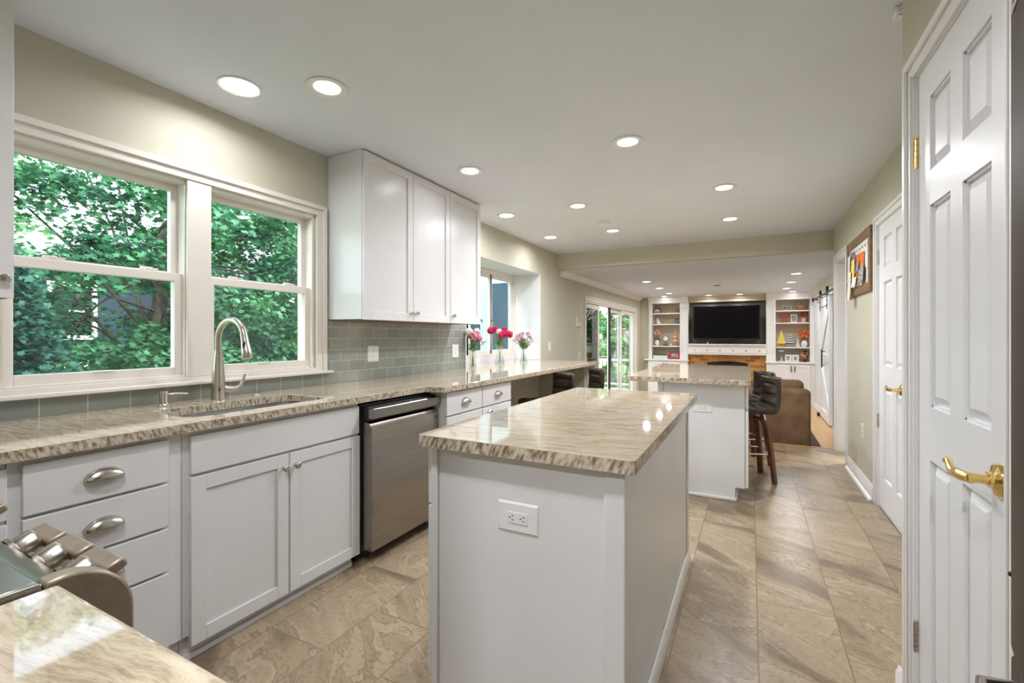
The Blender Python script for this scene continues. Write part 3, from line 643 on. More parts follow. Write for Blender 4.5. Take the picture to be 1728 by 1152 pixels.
# countertops: slab with sink hole; edges in their own mesh
def rrect(x0, x1, y0, y1, r, n=6):
    pts = []
    for cx_, cy_, a0 in ((x1-r,y1-r,0),(x0+r,y1-r,PI/2),(x0+r,y0+r,PI),(x1-r,y0+r,3*PI/2)):
        for k in range(n+1): pts.append((cx_+r*math.cos(a0+k*PI/2/n), cy_+r*math.sin(a0+k*PI/2/n)))
    return pts
def slab_mb(outer, hole=None, z0=SLAB_B, z1=.914):
    from mathutils.geometry import tessellate_polygon
    loops = [[Vector((p[0],p[1],0)) for p in outer]]
    if hole: loops.append([Vector((p[0],p[1],0)) for p in hole])
    tris = tessellate_polygon(loops); pts = [p for l in loops for p in l]; n = len(pts)
    top = MB(); e = MB(); vv = [(p.x,p.y,z1) for p in pts]+[(p.x,p.y,z0) for p in pts]
    ff = []
    for t_ in tris:
        a_, b_, c_ = [pts[i] for i in t_]
        if (b_-a_).cross(c_-a_).z < 0: t_ = t_[::-1]
        ff.append(tuple(t_)); ff.append(tuple(i+n for i in t_)[::-1])
    nt_ = len(ff)
    no_ = len(outer); ar = sum(outer[i][0]*outer[(i+1)%no_][1]-outer[(i+1)%no_][0]*outer[i][1] for i in range(no_))
    for i in range(no_):
        j = (i+1) % no_; f_ = (i,i+n,j+n,j)
        ff.append(f_ if ar > 0 else f_[::-1]) if False else ff.append((j,i,i+n,j+n)[::(-1 if ar > 0 else 1)][::-1] if False else ((i+n,j+n,j,i) if ar > 0 else (i,j,j+n,i+n)))
    if hole:
        m_ = len(hole); arh = sum(hole[i][0]*hole[(i+1)%m_][1]-hole[(i+1)%m_][0]*hole[i][1] for i in range(m_))
        for i in range(m_):
            j = (i+1) % m_; i2, j2 = no_+i, no_+j
            ff.append((i2,j2,j2+n,i2+n) if arh > 0 else (i2+n,j2+n,j2,i2))
    mb = MB(); mb.add(vv, ff); return mb, nt_
def counter(name, outer, hole=None, z0=SLAB_B, z1=.914, bev=.004):
    mb, nt_ = slab_mb(outer, hole, z0, z1)
    o = mb.build(name, M['granite'], None, smooth=False)
    o.data.materials.append(M['granite_edge'])
    for i, p in enumerate(o.data.polygons):
        if i >= nt_: p.material_index = 1
    if bev:
        m_ = o.modifiers.new('edge', 'BEVEL'); m_.width = bev; m_.segments = 3; m_.limit_method = 'ANGLE'; m_.angle_limit = math.radians(50); m_.material = 0
    return o
SK = rrect(-2.285,-1.945,1.02,1.69,.075)
outer = [(XL+.001,-.398),(-1.57,-.398),(-1.57,.255),(-1.845,.255),(-1.845,2.35),(-1.712,2.35+.03),(-1.712,5.72),(XL-.001,5.72),(XL-.001,5.699),(-2.919,5.699),(-2.919,3.848),(XL+.001,3.848)]
o = counter('countertop', outer, SK); tag(o, 'long granite countertop along the left wall, past the sink to the desk', 'countertop')
sink = MB()
q = rrect(-2.29,-1.94,1.015,1.695,.075); q2 = rrect(-2.28,-1.95,1.025,1.685,.07); q3 = rrect(-2.22,-2.01,1.09,1.62,.05)
rows = [[(x,y,z) for x,y in r_] for r_, z in ((q,.8745),(q2,.8745),(q2,.70),(q3,.675))]
sink.grid([r_[::-1] for r_ in rows], closed=True); sink.add([(x,y,.675) for x,y in q3], [tuple(range(len(q3)))])
so = sink.build('kitchen_sink', M['sinksteel'], None, solid=.002, ang=30); tag(so, 'stainless steel undermount sink set in the granite below the double window', 'sink')
MB().lathe([(0,.677),(.04,.677),(.042,.682),(.03,.683),(.028,.679),(0,.679)], (-2.12,1.36,0), 24).build('drain', M['chrome'], so)
# faucet
c = thing('kitchen_faucet', 'tall brushed nickel pull-down faucet with a curved neck behind the sink', 'faucet', (-2.40,1.385,.914))
fx_, fy_ = -2.40, 1.385
MB().lathe([(0,0),(.034,0),(.034,.006),(.031,.012),(.031,.06),(.029,.12),(.0235,.19),(.0185,.23),(.0175,.25),(0,.25)], (fx_,fy_,.914), 28).build('base_body', M['nickel'], c)
dx, dy = .99, .10
R = .092; pts = [(fx_,fy_,1.13),(fx_,fy_,1.20),(fx_,fy_,1.222)]
zc = 1.224
for k in range(1, 15):
    a_ = PI - k*(PI*.93)/14
    pts.append((fx_+dx*(R+R*math.cos(a_)), fy_+dy*(R+R*math.cos(a_)), zc+R*math.sin(a_)))
MB().tube(pts, .0155, 20).build('neck', M['nickel'], c)
e_ = Vector(pts[-1]); dr = (Vector(pts[-1])-Vector(pts[-2])).normalized()
dr = Vector((dx*.22, dy*.22, -1)).normalized()
h_ = MB().tube([e_-dr*.004, e_+dr*.006, e_+dr*.03, e_+dr*.085, e_+dr*.118, e_+dr*.122], [.017,.0172,.018,.0225,.0265,.0245], 22).build('spray_head', M['nickel'], c)
b0 = e_+dr*.055; nrm = Vector((.55,-.75,.35)).normalized()
MB().ball(b0+Vector((.30,-.95,0)).normalized()*.0135+Vector((.006,0,0)), .012, 14, 8, (.55,.7,1.9)).build('spray_button', M['black'], h_)
MB().tube([(fx_+.01,fy_+.02,.968),(fx_+.015,fy_+.045,.962),(fx_+.02,fy_+.078,.962),(fx_+.022,fy_+.098,.972),(fx_+.024,fy_+.112,1.0),(fx_+.026,fy_+.122,1.035)], [.017,.0155,.013,.010,.008,.007], 16).build('lever_handle', M['nickel'], c)
MB().ball((fx_+.029,fy_-.012,.966), .006, 10, 6, (1,.6,1.5)).build('sensor_eye', M['black'], c)
# dispenser, air switch
c = thing('soap_dispenser', 'small brushed nickel soap dispenser on the granite left of the faucet', 'soap dispenser', (-2.392,1.137,.914))
MB().lathe([(0,0),(.024,0),(.024,.004),(.019,.008),(.017,.012),(.017,.062),(.0155,.066),(0,.066)], (-2.392,1.137,.914), 24).build('pump_body', M['nickel'], c)
MB().tube([(-2.388,1.145,.966),(-2.37,1.18,.968),(-2.345,1.215,.965)], [.0055,.005,.0042], 12).build('spout', M['nickel'], c)
o = MB().lathe([(0,0),(.020,0),(.020,.003),(.014,.005),(.012,.008),(0,.008)], (-2.385,1.58,.9141), 24).build('disposal_switch', M['nickel'])
tag(o, 'flat round nickel push button on the granite right of the faucet', 'button')

# backsplash
bs = MB().box(XL+.0005,XL+.008,-.39,Y1+.075,.9145,.9895).box(XL+.0005,XL+.008,Y1+.077,3.843,.9145,1.341)
o = struct(bs, 'trim_12', M['subway'], smooth=False)

# wall cabinets
fu = F('x', 1, -2.19)
def upper(y0, y1, doors, label, knobs, z0=1.342, z1=2.425, fr=fu):
    c = thing('wall_cabinet', label, 'wall cabinet', (-2.36,(y0+y1)/2,z0), group='white wall cabinets')
    MB().box(XL+.002,fr.c-.021,y0,y1,z0+.004,2.438).build('carcass', M['cab'], c, bev=.001)
    MB().box(XL+.010,fr.c-.03,y0+.01,y1-.01,z0-.001,z0+.004).build('underside', M['frame_wood'], c)
    for k, (a_, b_) in enumerate(doors):
        d_ = shaker(fr, a_, b_, z0, z1, 'cabinet_door', c, rail=.058); knob(fr, knobs[k], z0+.062, d_, r=.015)
    return c
upper(2.17, 3.121, ((2.172,2.652),(2.656,3.119)), 'white two-door wall cabinet right of the sink window', (2.626,2.684))
upper(3.123, 3.60, ((3.125,3.598),), 'white single-door wall cabinet next to the flower window', (3.155,))
upper(-.05, .60, ((-.048,.272),(.276,.598)), 'white wall cabinet at the left picture edge, its knob just showing', (.246,.572), z0=1.362)

# outlets
def outlet(fr, u, z, w, h, label, matl='plate', horiz=False, kind='duplex', gang=1, grp=None):
    c = thing('wall_outlet' if kind != 'switch' else 'light_switch', label, 'outlet' if kind != 'switch' else 'light switch', fr.pt(u,0,z), group=grp)
    mb = MB(); fr.frustum(mb, u-w/2, u+w/2, z-h/2, z+h/2, .0006, .006, .006); mb.build('cover_plate', M[matl], c, bev=.001)
    a_, b_ = (.034,.017) if horiz else (.017,.034)
    if kind == 'switch':
        s_ = MB(); fr.box(s_, u-.005,u+.005,.006,.014,z-.010,z+.010); s_.build('toggle', M[matl], c, bev=.001); return c
    s_ = MB(); fr.box(s_, u-a_,u+a_,.006,.0085,z-b_,z+b_); f_ = s_.build('receptacle', M[matl], c, bev=.001)
    for sgn_ in (-1, 1):
        sl = MB()
        def pp(du, dz): return (u+du, z+dz) if not horiz else (u+dz, z+du)
        for q_ in (-.0062, .0062):
            uu, zz = pp(q_, sgn_*.018+.003)
            if horiz: fr.box(sl, uu-.0035,uu+.0035,.0083,.009,zz-.001,zz+.001)
            else: fr.box(sl, uu-.001,uu+.001,.0083,.009,zz-.0035,zz+.0035)
        uu, zz = pp(0, sgn_*.018-.007); sl.cyl(fr.pt(uu,.0083,zz), fr.pt(uu,.009,zz), .0024, n=10)
        sl.build('slots', M['black'], f_)
    for sgn_ in (-1, 1):
        uu, zz = (u+sgn_*.05, z) if horiz else (u, z+sgn_*.05)
        if (w if horiz else h) > .105: MB().cyl(fr.pt(uu,.0055,zz), fr.pt(uu,.0072,zz), .003, n=10).build('screw', M['plate'], c)
    return c
fb = F('x', 1, XL+.008)
outlet(fb, 2.578, 1.103, .115, .122, 'white wall outlet on the grey tile nearer the sink window')
outlet(fb, 3.66, 1.092, .105, .125, 'white wall outlet on the grey tile nearer the flower vases')
outlet(fl, 6.01, 1.09, .085, .125, 'white light switch on the left wall just beyond the flower window', kind='switch')
outlet(fl, 7.27, .915, .11, .125, 'white outlet on the left wall under the thermostat', matl='plate_ivory')
outlet(frt, 4.727, .45, .075, .12, 'ivory wall outlet low on the right wall under the pin board', matl='plate_ivory')
c = thing('thermostat', 'white thermostat on the left wall before the patio door', 'thermostat', (XL,7.21,1.46))
MB().box(XL+.0005,XL+.02,7.13,7.31,1.39,1.47).build('housing', M['plate_ivory'], c, bev=.006); MB().box(XL+.0005,XL+.012,7.10,7.16,1.39,1.55).build('back_plate', M['plate'], c, bev=.003)

# ------------------------------------------------------------------ islands
c = thing('island_cabinet', 'white kitchen island cabinet nearest the camera, with an outlet on its end', 'island cabinet', (-.62,2.0,0))
MB().box(-.94,-.31,1.24,2.70,.001,SLAB_B-.001).build('carcass', M['cab'], c, bev=.001)
MB().prism([(-.355,1.239),(-.355,1.228),(-.298,1.228),(-.298,1.275),(-.309,1.275),(-.309,1.239)], 'z', .001, SLAB_B-.001).build('corner_post', M['cab'], c, bev=.004)
MB().box(-.94,-.915,1.228,1.239,.001,SLAB_B-.001).build('corner_post', M['cab'], c, bev=.004)
MB().box(-.3095,-.301,2.67,2.702,.001,SLAB_B-.001).build('corner_post', M['cab'], c, bev=.002)
MB().prism([(-.3085,.001),(-.290,.001),(-.290,.014),(-.296,.052),(-.300,.06),(-.3085,.06)], 'y', 1.276, 2.70).build('base_moulding', M['trim'], c)
fi = F('x', -1, -.962)
for y0, y1 in ((1.243,1.722),(1.728,2.21),(2.216,2.697)):
    for z0, z1 in ((.675,.855),(.10,.667)):
        d_ = slab(fi, y0,y1,z0,z1,'drawer_front',c); cup_pull(fi, (y0+y1)/2, z1-.08, d_)
fo = F('y', -1, 1.24)
outlet(fo, -.6215, .6875, .138, .093, 'white horizontal outlet on the end panel of the near island', horiz=True)
o = counter('island_countertop', rrect(-.968,-.262,1.19,2.752,.018,4), bev=.006); tag(o, 'cream and brown granite top of the near island', 'countertop')
c = thing('island_cabinet', 'white island cabinet farther away, with a toe kick and stools at its right side', 'island cabinet', (-.35,4.6,0))
MB().box(-.62,-.035,3.83,4.12,.10,SLAB_B-.001).box(-.62,-.10,3.83,4.12,.001,.10).box(-.62,-.40,4.12,5.45,.001,SLAB_B-.001).build('carcass', M['cab'], c, bev=.001)
MB().box(-.66,-.621,3.815,3.87,.001,SLAB_B-.001).build('corner_post', M['cab'], c, bev=.003)
MB().box(-.62,-.095,3.812,3.829,.001,.022).box(-.099,-.087,3.829,4.11,.001,.022).build('base_moulding', M['trim'], c, bev=.004)
fi2 = F('x', 1, -.012)
slab(fi2, 3.835,4.115,.69,.86,'drawer_front',c); slab(fi2, 3.835,4.115,.105,.68,'cabinet_door',c)
fo2 = F('y', -1, 3.83)
outlet(fo2, -.325, .69, .135, .085, 'white horizontal outlet on the end of the far island', horiz=True)
o = counter('island_countertop', rrect(-.90,.003,3.725,5.55,.015,4), bev=.006); tag(o, 'granite top of the far island with an overhang for stools', 'countertop')

# ------------------------------------------------------------------ bar stools
def make_stool(label):
    c = thing('bar_stool', label, 'bar stool', (0,0,0), group='bar stools')
    # centre profile (y,z): from the seat front to the top of the back
    P = [(.205,.56),(.20,.590),(.15,.600),(.05,.595),(-.05,.590),(-.13,.593),(-.175,.612),(-.203,.65),(-.222,.71),(-.236,.775),(-.245,.835),(-.25,.88)]
    def interp(t_):
        s_ = t_*(len(P)-1); i = min(int(s_), len(P)-2); f = s_-i
        return (P[i][0]*(1-f)+P[i+1][0]*f, P[i][1]*(1-f)+P[i+1][1]*f)
    nu, nv = 17, 56
    rf, rb = [], []
    for j in range(nv+1):
        t_ = j/nv; y, z = interp(t_); y2, z2 = interp(min(1,t_+.02)); y1, z1 = interp(max(0,t_-.02))
        ty, tz = y2-y1, z2-z1; l_ = math.hypot(ty,tz) or 1; ny, nz = tz/l_, -ty/l_    # normal toward sitter
        if t_ > .45: pass
        back = max(0, (t_-.5)/.5)
        hw = .205 + .012*math.sin(PI*min(1,t_*1.6)) - .025*back
        chan = abs(math.sin(t_*PI*8)) ** .45
        r1, r2 = [], []
        for i in range(nu+1):
            u = -1+2*i/nu; x = u*hw
            wrap = (u*u)*(.012+.062*back)            # sides curve forward around the back
            edge = 1-abs(u)**8
            thk = .012+.016*chan*edge
            yy, zz = y+wrap*(1 if back > 0 else 0), z+(.018*u*u if back == 0 else 0)*1
            r1.append((x, yy-ny*thk if False else yy+abs(ny)*thk*(1 if back > 0 or t_ > .45 else 0), zz+(thk if t_ < .5 else thk*max(0,(.6-t_)*6))))
            r2.append((x, yy-(.014 if t_ > .45 else 0), zz-.012 if t_ < .5 else zz))
        rf.append(r1); rb.append(r2)
    mb = MB(); mb.grid(rf); n0 = len(rf)*(nu+1)
    mb.grid([r_[::-1] for r_ in rb])
    w_ = nu+1
    def idf(j,i): return j*w_+i
    def idb(j,i): return n0+j*w_+(nu-i)
    for j in range(nv):
        mb.f.append((idf(j,0),idf(j+1,0),idb(j+1,0),idb(j,0))); mb.f.append((idf(j,nu),idb(j,nu),idb(j+1,nu),idf(j+1,nu)))
    for i in range(nu):
        mb.f.append((idf(0,i),idb(0,i),idb(0,i+1),idf(0,i+1))); mb.f.append((idf(nv,i),idf(nv,i+1),idb(nv,i+1),idb(nv,i)))
    mb.build('padded_seat', M['leather'], c, ang=60)
    # walnut shell behind and below
    sh = []
    for j in range(4, nv):
        t_ = j/nv; back = max(0, (t_-.5)/.5); y, z = interp(t_); hw = .200+.012*math.sin(PI*min(1,t_*1.6))-.025*back
        row = []
        for i in range(nu+1):
            u = -1+2*i/nu; row.append((u*hw, y+(u*u)*(.012+.062*back)*(1 if back > 0 else 0)-(.020 if t_ > .45 else .0), z+(.018*u*u if back == 0 else 0)-(.019 if t_ < .5 else 0.0)))
        sh.append(row)
    MB().grid(sh).build('backrest_shell', M['walnut'], c, solid=.010)
    MB().cyl((0,0,.525),(0,0,.573),.075,n=24).build('swivel_plate', M['black'], c)
    for sx in (-1,1):
        for sy in (-1,1):
            g = MB(); prof = [(.03,.535),(.09,.535),(.130,.512),(.150,.46),(.170,.33),(.190,.17),(.207,.0)]
            rows = []
            for i,(d,z) in enumerate(prof):
                w1 = .024; th = .013 if i < 2 else .020 - .006*(i-2)/4
                cx_, cy_ = sx*d*.80, sy*d*.80
                nx, ny = sx*.707, sy*.707; px, py = -ny, nx
                if i < 2: a_ = [(cx_+px*w1,cy_+py*w1,z-th),(cx_-px*w1,cy_-py*w1,z-th),(cx_-px*w1,cy_-py*w1,z+th*.6),(cx_+px*w1,cy_+py*w1,z+th*.6)]
                else: a_ = [(cx_+px*w1-nx*th,cy_+py*w1-ny*th,z),(cx_-px*w1-nx*th,cy_-py*w1-ny*th,z),(cx_-px*w1+nx*th,cy_-py*w1+ny*th,z),(cx_+px*w1+nx*th,cy_+py*w1+ny*th,z)]
                rows.append(a_)
            g.grid(rows, closed=True); g.f.append((3,2,1,0)); k = len(rows)*4; g.f.append((k-4,k-3,k-2,k-1))
            g.build('leg', M['walnut'], c, bev=.004)
    r_ = .142
    fr_ = MB()
    for a_, b_ in (((-r_,-r_),(r_,-r_)),((r_,-r_),(r_,r_)),((r_,r_),(-r_,r_)),((-r_,r_),(-r_,-r_))): fr_.cyl((*a_,.24),(*b_,.24),.008,n=10)
    fr_.build('footrest', M['chrome'], c)
    return c
st = make_stool('brown leather bar stool tucked at the granite desk, nearer the drawer cabinets')
st.location = (-1.72,4.02,0); st.rotation_euler.z = math.radians(140)
dup(st, (-1.63,4.72,0), math.radians(127), 'brown leather bar stool at the far end of the granite desk')
dup(st, (-.025,4.52,0), math.radians(107), 'brown leather bar stool with walnut legs at the far island, nearest the camera')
dup(st, (-.05,5.12,0), math.radians(114), 'brown leather bar stool at the far island, half hidden behind the nearer one')

# ------------------------------------------------------------------ range and near counter
o = counter('countertop', [(-.798,-.398),(-.31,-.398),(-.31,.26),(-.798,.26)], bev=.006); tag(o, 'granite counter corner in the lower left foreground beside the range', 'countertop')
c = thing('base_cabinet', 'white base cabinet under the foreground granite corner right of the range', 'base cabinet', (-.55,-.07,0))
MB().box(-.796,-.33,-.395,.215,.10,SLAB_B-.001).box(-.796,-.33,-.395,.16,.001,.10).build('carcass', M['cab'], c, bev=.001)
slab(F('y',1,.236), -.792,-.334,.71,.86,'drawer_front',c); shaker(F('y',1,.236), -.792,-.334,.10,.70,'cabinet_door',c)
c = thing('kitchen_range', 'stainless range in the lower left corner with a black glass cooktop and metal knobs', 'range', (-1.18,0,0))
x0, x1 = -1.565, -.802
MB().box(x0,x1,-.38,.255,.02,.895).build('body', M['blacksteel'], c, bev=.002)
MB().box(x0+.004,x1-.012,-.37,.195,.897,.917).build('glass_cooktop', M['screen'], c, bev=.003)
MB().box(x1-.011,x1-.001,-.37,.245,.897,.919).box(x0+.004,x1-.012,.198,.245,.897,.918).build('cooktop_trim', M['steel'], c, bev=.003)
prof = [(.2465,.80),(.2465,.917),(.266,.919)]+[(.266+.078*math.sin(PI/2*k/14), .841+.078*math.cos(PI/2*k/14)) for k in range(1,15)]+[(.344,.79),(.341,.78),(.333,.775),(.2465,.775)]
MB().prism([(q_[0],q_[1]) for q_ in prof], 'x', x1-.03, x1-.001).build('end_cap', M['bronze'], c, bev=.004)
MB().prism([(.2465,.78),(.2465,.912),(.262,.910),(.295,.885),(.312,.80),(.31,.775)], 'x', x0+.03, x1-.031).build('control_panel', M['steel'], c, bev=.002)
MB().prism([(q_[0],q_[1]) for q_ in prof], 'x', x0+.001, x0+.029).build('end_cap', M['bronze'], c, bev=.004)
MB().box(x0+.01,x1-.01,.256,.285,.12,.755).build('oven_door', M['steel'], c, bev=.004)
MB().cyl((x0+.05,.335,.70),(x1-.05,.335,.70),.012,n=16).cyl((x0+.08,.28,.70),(x0+.08,.335,.70),.008,n=12).cyl((x1-.08,.28,.70),(x1-.08,.335,.70),.008,n=12).build('oven_handle', M['steel'], c)
ax_ = Vector((0,.93,.37)).normalized(); up_ = Vector((0,-.37,.93))
for xk in (-.910,-1.012,-1.114,-1.40):
    p0 = Vector((xk,.303,.862))
    kb = MB().tube([p0,p0+ax_*.006,p0+ax_*.008,p0+ax_*.030,p0+ax_*.034],[.030,.030,.024,.026,.024],24).build('knob', M['gold'] if False else M['nickel'], c)
    g = MB(); ln, hw = .047, .010
    p1 = p0+ax_*.034; p2 = p0+ax_*.062; X_ = Vector((1,0,0))
    vv = [p1-X_*ln-up_*hw, p1+X_*ln-up_*hw, p1+X_*ln+up_*hw, p1-X_*ln+up_*hw, p2-X_*ln*.96-up_*hw*.8, p2+X_*ln*.96-up_*hw*.8, p2+X_*ln*.96+up_*hw*.8, p2-X_*ln*.96+up_*hw*.8]
    g.add(vv, [(0,3,2,1),(4,5,6,7),(0,1,5,4),(1,2,6,5),(2,3,7,6),(3,0,4,7)])
    g.build('grip', M['bronze'], kb, bev=.004)

# ------------------------------------------------------------------ refrigerator
c = thing('refrigerator', 'dark stainless refrigerator at the right picture edge', 'refrigerator', (.8,.75,0))
MB().box(.50,1.19,.26,1.195,.02,1.95).build('cabinet_body', M['blacksteel'], c, bev=.004)
def dprof(y0, y1):
    pts = []
    for k in range(13):
        t_ = k/12; y = y0+(y1-y0)*t_; pts.append((.385+.050*abs(2*((y-.27)/.93)-1)**2.6, y))
    return pts
def dpoly(y0, y1): return dprof(y0,y1)+[(.495,y1),(.495,y0)]
MB().prism(dpoly(.735,1.197), 'z', .652, 1.94).build('fridge_door', M['blacksteel'], c, bev=.006)
MB().prism(dpoly(.270,.731), 'z', .652, 1.94).build('fridge_door', M['blacksteel'], c, bev=.006)
fz = MB().prism(dpoly(.270,1.197), 'z', .06, .640).build('freezer_drawer', M['blacksteel'], c, bev=.006)
MB().tube([(.43,1.145,.605),(.375,1.135,.605),(.365,1.10,.605),(.335,.735,.605),(.365,.37,.605),(.375,.335,.605),(.43,.325,.605)], .012, 14).build('drawer_handle', M['steel'], fz)
MB().ball((.4335,1.193,.79), .005, 8, 6).build('door_bumper', M['black'], c)
def fsurf(y): return .385+.050*abs(2*((y-.27)/.93)-1)**2.6
mg = MB(); ys = [1.02+.012*k for k in range(13)]; 
mg.grid([[(fsurf(y)-.0015,y,z) for y in ys] for z in (1.822,2*0+1.93)]); 
mo = mg.build('fridge_magnet', M['paper'], None, solid=.002); tag(mo, 'red and white striped magnet card high on the refrigerator door', 'magnet')
sg_ = MB()
for k in range(5):
    z = 1.852+.016*k; sg_.grid([[(fsurf(y)-.0030,y,zz) for y in ys[:-1]] for zz in (z, z+.0075)])
sg_.build('stripes', mat('magnet_red', (.5,.06,.04), .5), mo, solid=.0006)
tx = MB()
for k in range(9):
    y = 1.03+.0135*k; tx.grid([[(fsurf(yy)-.0030,yy,zz) for yy in (y,y+.008)] for zz in (1.831,1.841)])
tx.build('lettering', M['black'], mo, solid=.0006)

# ------------------------------------------------------------------ pin board on the right wall
c = thing('pin_board', 'brown wood framed pin board hung with papers on the right wall', 'pin board', (XR,4.84,1.83))
b0, b1, z0, z1 = 4.36, 5.31, 1.585, 2.085; fw_ = .07
fp = F('x', -1, XR)
mb = MB(); fp.box(mb,b0,b0+fw_,.001,.022,z0,z1); fp.box(mb,b1-fw_,b1,.001,.022,z0,z1); fp.box(mb,b0+fw_,b1-fw_,.001,.022,z0,z0+fw_); fp.box(mb,b0+fw_,b1-fw_,.001,.022,z1-fw_,z1)
mb.build('frame', M['frame_wood'], c, bev=.003)
mb = MB(); fp.box(mb,b0+fw_,b1-fw_,.001,.008,z0+fw_,z1-fw_); bp = mb.build('board_panel', M['paper'], c)
mk = MB()
for k in range(7):
    fp.box(mk, b0+.11+.105*k, b0+.15+.105*k, .008,.0088, z1-fw_-.055, z1-fw_-.035)
mk.build('day_headings', M['greymetal'], bp)
def paper(u0,u1,za,zb,w,col,label,tilt=0,pm=None,extra=None):
    mb = MB(); ca, sa = math.cos(tilt), math.sin(tilt); uc, zc_ = (u0+u1)/2,(za+zb)/2
    n0 = 0; nn = 6; rows = []
    for j in range(nn+1):
        z = za+(zb-za)*j/nn; row = []
        for i in range(3):
            u = u0+(u1-u0)*i/2; du, dz = u-uc, z-zc_
            row.append(fp.pt(uc+du*ca-dz*sa, w+.010*(1-j/nn)**2+.002*i, zc_+du*sa+dz*ca))
        rows.append(row)
    o = mb.grid(rows).build('pinned_paper', pm or mat('paper_tint', col, .7), None, solid=.0008); return tag(o, label, 'paper', group='papers on the pin board')
paper(4.98,5.16,1.84,1.99,.012,(.08,.09,.22),'dark blue patterned card pinned near the top of the board',.05, noisy('navy_card', (.03,.04,.16),(.6,.5,.5), 60, .5, lo=.5, hi=.55))
paper(4.97,5.14,1.77,1.87,.022,(.55,.10,.08),'red edged card under the dark blue card on the board',-.03, noisy('red_card', (.5,.08,.05),(.7,.5,.4), 40, .5))
paper(4.60,4.93,1.72,1.93,.014,(.80,.25,.03),'orange flyer pinned on the right half of the board',.04, noisy('orange_flyer', (.85,.25,.03),(.75,.14,.02), 30, .5))
paper(4.74,4.84,1.77,1.87,.024,(.2,.15,.35),'purple picture stuck over the orange flyer',.02, noisy('purple_pic', (.12,.09,.3),(.5,.35,.5), 50, .5))
paper(4.55,4.74,1.66,1.80,.026,(.5,.5,.5),'black and white photo print at the lower right of the board',-.08, M['photob'])
paper(4.88,5.00,1.66,1.90,.030,(.75,.68,.12),'yellow note hanging in the middle of the board',-.06)
paper(4.80,4.96,1.655,1.74,.034,(.8,.78,.76),'white card at the bottom of the board',.02)
paper(5.08,5.16,1.72,1.96,.030,(.8,.72,.72),'long white ticket on the left side of the board',-.10, noisy('ticket', (.8,.76,.74),(.75,.5,.5), 60, .5, lo=.5, hi=.7))
paper(4.96,5.06,1.53,1.80,.046,(.80,.76,.66),'cream paper strip hanging below the board frame',.06)
paper(5.09,5.19,1.65,1.85,.012,(.1,.05,.05),'dark photo behind the cream strip',.0, M['photo'])

# ------------------------------------------------------------------ vases and flowers
def bloom(mb, c_, r, n=60, ps=.4, flat=1.0):
    c_ = Vector(c_)
    for _ in range(n):
        v = Vector((random.gauss(0,1),random.gauss(0,1),random.gauss(0,1)*.9+.25)); v.normalize(); v.z *= flat
        t_ = v.cross(Vector((random.random(),random.random(),random.random()))).normalized(); b_ = v.cross(t_).normalized()
        rr = r*(.55+.45*random.random()); s_ = r*ps*(.7+.6*random.random()); p = c_+v*rr
        q_ = v*(s_*.9)
        pass
        mb.add([p-t_*s_-b_*s_*.6-q_*.3, p+t_*s_-b_*s_*.6+q_*.4, p+t_*s_*.9+b_*s_+q_*random.uniform(-.5,1), p+b_*s_*1.2, p-t_*s_*.9+b_*s_*.9-q_*random.uniform(-.5,.8)], [(0,1,2,3,4)])
def daisy(mb, c_, r, n=14):
    c_ = Vector(c_); nrm = Vector((random.gauss(.4,.5),random.gauss(-.6,.5),random.gauss(.5,.4))).normalized()
    t_ = nrm.cross(Vector((0,0,1))).normalized(); b_ = nrm.cross(t_)
    for k in range(n):
        a_ = 2*PI*k/n; d = t_*math.cos(a_)+b_*math.sin(a_); s_ = d.cross(nrm)*r*.16
        mb.add([c_+d*r*.1, c_+d*r*.6-s_+nrm*r*.12, c_+d*r+nrm*r*.05, c_+d*r*.6+s_+nrm*r*.12], [(0,1,2,3)])
def leafq(mb, p, d, L_, w_):
    p = Vector(p); d = Vector(d).normalized(); s_ = d.cross(Vector((random.random()-.5,random.random()-.5,1))).normalized()*w_; n_ = d.cross(s_).normalized()*L_*.12
    mb.add([p, p+d*L_*.35+s_-n_, p+d*L_*.7+s_*.8-n_*1.2, p+d*L_, p+d*L_*.7-s_*.8-n_*1.2, p+d*L_*.35-s_-n_], [(0,1,2,3,4,5)])
def vase(x, y, z, h, prof, label, water=.5):
    c = thing('flower_vase', label, 'vase', (x,y,z))
    outer_ = [(r, t*h) for r, t in prof]; inner = [(max(r-.0025,.001), t*h+(.004 if i == 0 else 0)) for i,(r,t) in enumerate(prof)][::-1]
    MB().lathe([(0.0005,.0)]+outer_+inner+[(.0005,.006)], (x,y,z), 32).build('glass_body', M['vase'], c)
    wp = [(r-.004, t*h) for r,t in prof if t <= water]
    MB().lathe([(.0005,.007)]+[(max(r,.002),max(t_,.007)) for r,t_ in wp]+[(.0005,wp[-1][1])], (x,y,z), 28).build('water', M['water'], c)
    return c
